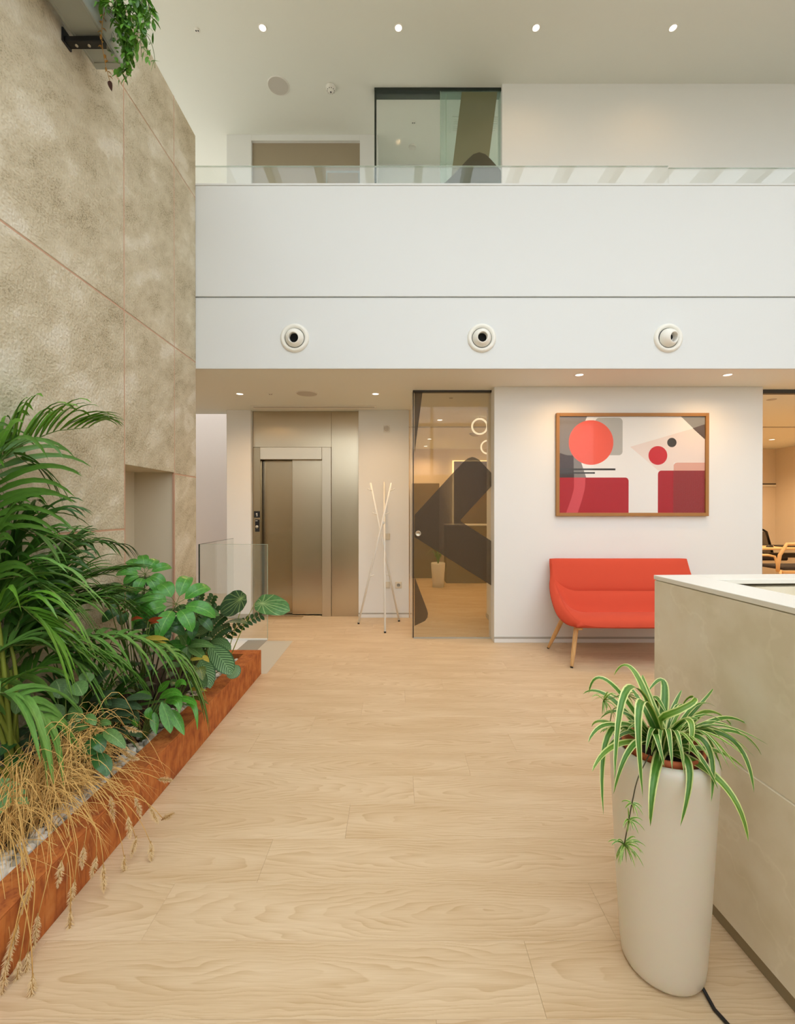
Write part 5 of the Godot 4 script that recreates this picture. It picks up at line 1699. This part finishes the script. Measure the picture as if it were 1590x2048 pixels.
func dry_grass():
	var b := V(-1.44, 0.16, 1.80)
	var t := thing("dry_fountain_grass", "straw coloured dry grass with feathery seed heads spilling over the near rim", "grass", b)
	var fine := mk(true)
	for i in 430:
		var s := b + Vector3(rng.randfn(0, 0.05), 0, rng.randfn(0, 0.13))
		s.x = clampf(s.x, -1.8, -1.31)
		var a := rng.randf_range(-1.5, 1.75)
		var l := rng.randf_range(0.25, 0.6)
		var o := Vector3(cos(a) * 0.85, 0, sin(a) * 0.9)
		var e := s + o * l * 0.8
		e.y = s.y + rng.randf_range(-0.02, 0.22)
		if e.x > -1.16: e.y = rng.randf_range(0.04, 0.24)
		e.x = clampf(e.x, -1.83, -1.03)
		if e.x < -1.15: e.y = maxf(e.y, 0.225)
		var m := s.lerp(e, rng.randf_range(0.35, 0.55))
		m.y = maxf(s.y, e.y) + rng.randf_range(0.06, 0.2)
		blade(fine, thru(s, m, e, 9), rng.randf_range(0.001, 0.0021), "ribbon", up_cam(s), 0.1, 1)
	var bl := part("blades", fine, M.straw, t)
	bl.set_meta("kind", "stuff")
	var fine2 := mk(true)
	for i in 170:
		var s := b + Vector3(rng.randfn(0, 0.06), 0, rng.randfn(0, 0.14))
		s.x = clampf(s.x, -1.8, -1.31)
		var a := rng.randf_range(-2.4, 2.4)
		var l := rng.randf_range(0.12, 0.34)
		var e := s + Vector3(cos(a) * 0.5, rng.randf_range(0.3, 1.0), sin(a) * 0.7) * l
		e.x = clampf(e.x, -1.83, -1.1)
		blade(fine2, thru(s, s.lerp(e, 0.5) + Vector3.UP * 0.04, e, 5), 0.0014, "ribbon", up_cam(s), 0.1, 1)
	part("inner_blades", fine2, M.straw2, t).set_meta("kind", "stuff")
	# seed heads on long bent stalks: (end in view, depth)
	var heads := [[318, 1560, 1.98, 0.9, 0.1], [270, 1600, 1.9, 0.5, -0.7], [300, 1690, 1.80, 0.2, -1], [270, 1680, 1.8, -0.2, -1], [325, 1640, 1.85, 0.9, 0.5], [247, 1720, 1.75, 0.1, -1], [146, 1770, 1.55, -0.1, -1], [138, 1830, 1.52, 0.15, -1], [72, 1840, 1.45, 0.05, -1], [60, 1770, 1.5, -0.25, -1], [18, 1900, 1.38, -0.1, -1], [52, 1915, 1.42, 0.1, -1], [35, 1930, 1.42, 0.0, -1], [62, 1960, 1.4, 0.12, -1], [30, 1860, 1.4, -0.1, -1], [190, 1720, 1.66, -0.15, -1], [165, 1700, 1.68, 0.1, -1], [100, 1640, 1.7, 0.3, -1], [215, 1470, 2.0, 1, 0.1], [240, 1500, 2.02, 1, -0.3], [230, 1480, 1.98, 1, -0.4], [255, 1515, 1.95, 1, 0.0], [220, 1600, 1.82, 0.4, -1], [255, 1640, 1.78, 0.3, -1], [8, 1940, 1.36, 0.0, -1], [300, 1620, 1.85, 0.6, -0.5], [48, 1700, 1.5, 0.1, -1], [120, 1730, 1.6, 0.0, -1], [205, 1740, 1.64, 0.2, -1], [250, 1455, 2.05, 1, -0.1]]
	for q in heads:
		var e := P(q[0], q[1], q[2])
		if e.y < 0.2: e = P(q[0], q[1], minf(q[2], minf(1.145 * F / (795.0 - q[0]), 1.36 * F / (q[1] - 1020.0))))
		var dv := Vector3(q[3] * 0.8, q[4], 0.25).normalized()
		var s := b + Vector3(rng.randfn(0, 0.04), 0.0, rng.randfn(0, 0.08))
		s.z = lerpf(s.z, e.z, 0.3)
		var hi := s.lerp(e, 0.5)
		hi.y = maxf(s.y, e.y) + rng.randf_range(0.06, 0.14)
		var st := mk(true)
		var line := thru(s, hi, e, 12)
		if e.y < 0.2:
			var over := Vector3(minf(e.x, -1.145), 0.235, lerpf(s.z, e.z, 0.8))
			hi = s.lerp(over, 0.5)
			hi.y = rng.randf_range(0.28, 0.36)
			line = thru(s, hi, over, 8) + thru(over, over.lerp(e, 0.5) + Vector3(0.008, 0.03, 0), e, 5).slice(1)
		tube(st, line, 0.0015, 4)
		var hd := part("flower_stalk", st, M.straw, t)
		var pl := mk(true)
		var L := rng.randf_range(0.065, 0.095)
		var fr := ring_frame(dv)
		for k in 150:
			var f := rng.randf()
			var a := rng.randf() * TAU
			var p := e + dv * (f - 0.15) * L
			var r: float = 0.0155 * sin(PI * clampf(0.12 + f * 0.85, 0, 1))
			var tip: Vector3 = p + (fr[0] * cos(a) + fr[1] * sin(a)) * r + dv * 0.012
			blade(pl, [p, p.lerp(tip, 0.5), tip], 0.0012, "ribbon", Vector3(0.3, 0.5, 0.8), 0.0, 1)
		var core := mk(true)
		tube(core, [e - dv * 0.15 * L, e + dv * 0.2 * L, e + dv * 0.6 * L, e + dv * 0.86 * L], [0.002, 0.0048, 0.004, 0.001], 6)
		part("seed_core", core, M.straw2, hd)
		part("seed_head", pl, M.plume, hd)

func trough():
	var t := thing("wall_trough", "grey metal planting trough bracketed high on the plaster wall", "planter", V(-1.72, 4.03, 2.0))
	var x0 := -1.80
	var x1 := -1.625
	part("bottom", box1(V(x0, 4.03, -0.6), V(x1, 4.036, 2.70), 0.002), M.galv, t)
	part("side", box1(V(x1 - 0.006, 4.036, -0.6), V(x1, 4.22, 2.70), 0.002), M.galv, t)
	part("side", box1(V(x0, 4.036, -0.6), V(x0 + 0.006, 4.22, 2.70), 0.002), M.galv, t)
	part("end", box1(V(x0, 4.036, 2.694), V(x1, 4.22, 2.70), 0.002), M.galv, t)
	for x in [x0 + 0.012, x1 - 0.016]: part("rib", box1(V(x, 4.026, -0.6), V(x + 0.006, 4.031, 2.66), 0.002), M.galv, t)
	part("rib", box1(V(x0 + 0.012, 4.026, 2.655), V(x1 - 0.01, 4.031, 2.663), 0.002), M.galv, t)
	part("rim", box1(V(x1 - 0.004, 4.212, -0.6), V(x1 + 0.012, 4.224, 2.71), 0.003), M.galv, t)
	part("soil", box1(V(x0 + 0.007, 4.1, -0.6), V(x1 - 0.007, 4.19, 2.69)), M.soil, t)
	var br := thing("trough_bracket", "black steel bracket carrying the grey trough on the plaster wall", "bracket", V(-1.85, 4.0, 2.5))
	part("arm", box1(V(-1.85, 3.992, 2.50), V(-1.635, 4.024, 2.545), 0.003), M.black, br)
	part("wall_plate", box1(V(-1.85, 3.985, 2.485), V(-1.838, 4.06, 2.555), 0.003), M.black, br)
	for x in [-1.79, -1.72]:
		var s := mk(true)
		lathe(s, [Vector2(0, -0.004), Vector2(0.008, -0.003), Vector2(0.008, 0.001)], 10, Transform3D(Basis(), V(x, 3.991, 2.522)))
		part("bolt", s, M.steel2, br)
	# trailing plant
	var p := thing("trailing_plant", "leafy green trailing plant spilling from the high grey trough", "plant", V(-1.65, 4.2, 2.4))
	var lm := []
	for k in 3:
		var st := mk(true)
		blade(st, thru(Vector3.ZERO, Vector3(0, 0.003, 0.5), Vector3(0, -0.08, 1.0), 6), [0.2, 0.24, 0.17][k], "oval", Vector3.UP, 0.2, 2)
		st.generate_normals()
		lm.append(st.commit())
	var strands := [[205, -40, 205, 10, 2.42], [215, -40, 235, 40, 2.42], [240, -50, 262, 60, 2.45], [225, -30, 240, 75, 2.48], [245, -40, 278, 90, 2.45], [255, -50, 295, 80, 2.5], [230, 10, 255, 110, 2.5], [235, 20, 262, 125, 2.52], [240, 30, 258, 155, 2.55], [240, 60, 246, 150, 2.56], [262, -10, 290, 60, 2.42], [268, -20, 310, 62, 2.4], [262, 40, 296, 110, 2.5], [278, 60, 312, 140, 2.5], [250, 10, 285, 118, 2.5], [232, 90, 252, 168, 2.58], [215, -20, 222, 30, 2.4], [270, 0, 284, 80, 2.46], [200, -40, 235, 20, 2.38], [255, 20, 272, 100, 2.48], [245, 60, 268, 128, 2.52]]
	var nl := 0
	for q in strands:
		var a := P(q[0], q[1], q[4])
		var c := P(q[2], q[3], q[4] + 0.03)
		a.x = maxf(a.x, -1.60)
		c.x = maxf(c.x, -1.66)
		var s0 := Vector3(-1.66, 4.215, a.z)
		var pts := thru(a, a.lerp(c, 0.45) + Vector3(0.03, 0.02, 0.0), c, 12)
		var st := mk(true)
		tube(st, [s0] + pts, 0.0014, 5)
		var sm := part("stem", st, M.stem, p)
		for k in range(0, 13):
			for sg in ([-1, 1] if k > 1 else [1]):
				if nl >= 285: break
				nl += 1
				var pp: Vector3 = pts[k] if k < pts.size() else pts[-1]
				var tn: Vector3 = (pts[min(k + 1, 12)] - pts[max(k - 1, 0)]).normalized()
				var dv := (tn * 0.8 + Vector3(rng.randf_range(-0.9, 0.9), rng.randf_range(-0.6, 0.2), rng.randf_range(-0.6, 0.6))).normalized()
				var o := part("leaf", lm[nl % 3], M.vine if rng.randf() < 0.65 else M.vine2, sm)
				var l := rng.randf_range(0.042, 0.07)
				var up := Vector3(rng.randf_range(-0.5, 0.5), 1, rng.randf_range(-0.2, 0.8))
				o.transform = Transform3D(Basis.looking_at(-dv, up).scaled_local(Vector3.ONE * l), pp - gpos(sm))
	var more := mk(true)
	for i in 260:
		var q: Array = strands[i % strands.size()]
		var f := rng.randf()
		var c := P(lerpf(q[0], q[2], f) + rng.randf_range(-14, 16), lerpf(q[1], q[3], f * 0.92) + rng.randf_range(-10, 8), q[4] + rng.randf_range(-0.04, 0.05))
		c.x = maxf(c.x, -1.66)
		var dv := Vector3(rng.randf_range(-0.7, 0.9), rng.randf_range(-1.2, 0.1), rng.randf_range(-0.4, 0.6)).normalized() * rng.randf_range(0.035, 0.06)
		blade(more, thru(c, c + dv * 0.5 + Vector3.UP * 0.004, c + dv, 5), 0.0095, "oval", Vector3(rng.randf_range(-0.5, 0.5), 1, 0.6), 0.2, 2)
	part("leaves", more, M.vine, p).set_meta("kind", "stuff")
	# withered strand
	var w := thru(P(212, 30, 2.46), P(207, 90, 2.5), P(222, 165, 2.56), 18)
	var s2 := mk(true)
	tube(s2, w, 0.0016, 5)
	var ds := part("withered_stem", s2, M.dead, p, "brown withered strand")
	for k in range(1, 18):
		var dv := Vector3(rng.randf_range(-1, 1), rng.randf_range(-1, 0.4), rng.randf_range(-0.5, 0.8)).normalized()
		leaf(ds, M.dead, w[k], w[k] + dv * 0.012 + Vector3.UP * 0.004, w[k] + dv * 0.024, 0.006, "oval", Vector3(0.5, 1, 0.2), 0.6, "dry_leaf", 4)
	leaf(ds, mat(rgb(70, 40, 26), 0.9), w[18], w[18] + Vector3(0.004, -0.03, 0), w[18] + Vector3(0.012, -0.062, 0.0), 0.012, "lance", Vector3(0.3, 0.2, 1), 0.6, "dry_leaf", 6)

func pot():
	var c := V(0.82, 0, 1.39)
	var t := thing("tall_planter", "tall tapered white plastic planter beside the reception desk", "planter", c)
	var xf := Transform3D(Basis(), c)
	var st := mk(true)
	var pr := [Vector2(0, 0.002), Vector2(0.098, 0.002), Vector2(0.108, 0.006), Vector2(0.114, 0.016), Vector2(0.118, 0.05), Vector2(0.127, 0.2), Vector2(0.137, 0.4), Vector2(0.145, 0.56), Vector2(0.148, 0.62), Vector2(0.148, 0.64), Vector2(0.1445, 0.655), Vector2(0.137, 0.665), Vector2(0.127, 0.668), Vector2(0.119, 0.664), Vector2(0.115, 0.655), Vector2(0.112, 0.60), Vector2(0, 0.60)]
	lathe(st, pr, 56, xf)
	part("body", st, M.poly, t)
	var s2 := mk(true)
	var kp := P(1398, 1964, 1.315)
	for k in 5:
		var a := TAU * k / 5
		tube(s2, [kp, kp + Vector3(cos(a) * 0.006, sin(a) * 0.006, 0.006)], [0.004, 0.0032], 6)
	tube(s2, [kp - Vector3(0, 0, 0.01), kp + Vector3(0, 0, 0.008)], 0.005, 8)
	part("knob", s2, M.plastic, t, "small white star-shaped screw knob")
	var cp := mk(true)
	var cc := P(1395, 1990, 1.315)
	cc.y = 0.012
	tube(cp, [cc + Vector3(-0.012, 0.006, -0.01), cc + Vector3(0.01, 0.001, 0.004), V(0.885, 0.0055, 1.25), V(0.915, 0.0055, 1.15), V(0.95, 0.0055, 1.0), V(1.0, 0.0055, 0.7)], 0.0052, 8)
	tag(part("power_cord", cp, M.black), "black power cord running from the white planter's foot across the floor", "cord")
	# clay pot inside
	var tp := thing("clay_pot", "terracotta pot sunk in the top of the tall white planter", "pot", c + Vector3(0, 0.6, 0))
	var s3 := mk(true)
	lathe(s3, [Vector2(0.085, 0.602), Vector2(0.098, 0.63), Vector2(0.104, 0.655), Vector2(0.112, 0.658), Vector2(0.113, 0.676), Vector2(0.108, 0.68), Vector2(0.102, 0.677), Vector2(0.098, 0.65), Vector2(0.08, 0.61)], 48, xf)
	part("body", s3, M.terra, tp)
	var s4 := mk(true)
	lathe(s4, [Vector2(0.099, 0.642), Vector2(0.06, 0.652), Vector2(0, 0.655)], 24, xf)
	part("soil", s4, M.soil, tp)
	# spider plant
	var bp := c + Vector3(0, 0.655, 0)
	var p := thing("spider_plant", "spider plant with arching cream-edged leaves in the clay pot", "plant", bp)
	# (middle of the leaf, tip, depth of the middle, depth of the tip, half width)
	var ls := [[1272, 1348, 1228, 1352, 1.5, 1.55, 10], [1222, 1368, 1178, 1388, 1.4, 1.42, 10], [1225, 1400, 1166, 1389, 1.45, 1.5, 11], [1235, 1452, 1177, 1486, 1.3, 1.24, 11], [1222, 1448, 1184, 1455, 1.42, 1.44, 9], [1262, 1375, 1230, 1566, 1.3, 1.15, 13], [1283, 1405, 1287, 1598, 1.26, 1.16, 13], [1230, 1455, 1208, 1632, 1.3, 1.2, 11], [1240, 1490, 1185, 1545, 1.28, 1.2, 11], [1312, 1545, 1302, 1655, 1.24, 1.18, 13], [1378, 1530, 1362, 1655, 1.26, 1.2, 11], [1405, 1480, 1424, 1606, 1.3, 1.22, 11], [1432, 1555, 1499, 1686, 1.24, 1.16, 12], [1445, 1470, 1510, 1587, 1.3, 1.22, 11], [1445, 1438, 1528, 1484, 1.4, 1.4, 9], [1450, 1462, 1525, 1512, 1.36, 1.34, 9], [1415, 1425, 1490, 1488, 1.45, 1.45, 10], [1330, 1372, 1296, 1385, 1.5, 1.5, 12], [1310, 1400, 1335, 1430, 1.5, 1.42, 12], [1400, 1412, 1427, 1378, 1.44, 1.48, 6], [1375, 1440, 1379, 1512, 1.3, 1.24, 11], [1312, 1470, 1330, 1535, 1.28, 1.22, 10], [1395, 1455, 1446, 1545, 1.42, 1.4, 10], [1290, 1420, 1255, 1368, 1.42, 1.5, 10], [1300, 1395, 1286, 1350, 1.46, 1.5, 10], [1345, 1425, 1365, 1380, 1.46, 1.5, 9], [1385, 1500, 1438, 1580, 1.28, 1.22, 10], [1270, 1490, 1228, 1590, 1.28, 1.22, 10], [1420, 1500, 1492, 1540, 1.34, 1.3, 9], [1255, 1430, 1200, 1440, 1.4, 1.44, 9], [1268, 1465, 1212, 1500, 1.36, 1.36, 9], [1360, 1450, 1400, 1440, 1.34, 1.3, 10]]
	for i in ls.size():
		var q: Array = ls[i]
		var s := bp + Vector3(rng.randf_range(-0.03, 0.03), -0.006, rng.randf_range(-0.03, 0.03))
		var m := P(q[0], q[1], q[4])
		var e := P(q[2], q[3], q[5])
		leaf(p, M.spider if i % 4 else M.spider2, s, m, e, q[6] * 0.00142, "ribbon", (up_cam(m) * 0.6 + Vector3.UP).normalized(), 0.3, "leaf", 16, 4)
	# the broad leaf rolled over at its end
	var cu := Curve3D.new()
	for q in [[1330, 1500, 1.39], [1318, 1440, 1.36], [1345, 1428, 1.33], [1385, 1408, 1.32], [1396, 1398, 1.33], [1390, 1392, 1.35], [1372, 1400, 1.38], [1365, 1420, 1.40]]:
		var w := P(q[0], q[1], q[2])
		cu.add_point(w)
	var rp := []
	for k in 21: rp.append(cu.sample_baked(cu.get_baked_length() * k / 20.0, true))
	for it in 2:
		var r2 := rp.duplicate()
		for k in range(1, 20): r2[k] = (rp[k - 1] + rp[k] * 2 + rp[k + 1]) / 4
		rp = r2
	var sc := mk(true)
	blade(sc, rp, 0.0145, "ribbon", Vector3(0.1, 0.6, 0.8), 0.3, 4)
	part("leaf", sc, M.spider2, p)
	for i in 34:
		var a := rng.randf() * TAU
		var l := rng.randf_range(0.12, 0.23)
		var o := Vector3(cos(a), 0, sin(a)) * l
		var s := bp + o * 0.15
		leaf(p, M.spider if i % 2 else M.spider2, s, s + o * 0.4 + Vector3.UP * l * 0.55, s + o * rng.randf_range(0.7, 1.1) + Vector3.UP * l * rng.randf_range(0.1, 0.6), rng.randf_range(0.008, 0.013), "ribbon", Vector3.UP, 0.3, "leaf", 9, 4)
	# runners with plantlets
	var runs := [[[1300, 1510, 1.28], [1275, 1560, 1.22], [1262, 1625, 1.2], [1250, 1692, 1.2]], [[1328, 1500, 1.39], [1310, 1415, 1.36], [1250, 1388, 1.34], [1208, 1402, 1.33]], [[1240, 1412, 1.42], [1225, 1420, 1.4], [1222, 1440, 1.4], [1218, 1460, 1.4]]]
	for i in 3:
		var r: Array = runs[i]
		var pts := []
		for k in 13:
			var f := k / 12.0 * 3.0
			var j: int = min(int(f), 2)
			pts.append(P(r[j][0], r[j][1], r[j][2]).lerp(P(r[j + 1][0], r[j + 1][1], r[j + 1][2]), f - j))
		var r3 := pts.duplicate()
		for k in range(1, 12): r3[k] = (pts[k - 1] + pts[k] + pts[k + 1]) / 3
		var s5 := mk(true)
		tube(s5, r3, 0.0016, 6)
		var rn := part("runner", s5, M.darkstem if i == 0 else M.stem, p)
		var tufts: Array = [[12, 30, 0.05], [9, 12, 0.035], [7, 6, 0.028]] if i == 0 else ([[12, 14, 0.05], [8, 6, 0.035]] if i == 1 else [[12, 8, 0.03], [5, 5, 0.025]])
		for u in tufts:
			var e: Vector3 = r3[u[0]]
			for k in u[1]:
				var l: float = u[2] * rng.randf_range(0.6, 1.15)
				var dv := Vector3(rng.randf_range(-1, 1), rng.randf_range(-0.9, 0.6), rng.randf_range(-0.4, 1)).normalized()
				leaf(rn, M.spider2 if k % 3 else M.spider, e, e + dv * l * 0.55 + Vector3.UP * l * 0.12, e + dv * l + Vector3.DOWN * l * 0.2, 0.0034, "ribbon", Vector3(0.2, 1, 0.6), 0.3, "plantlet_leaf", 6)
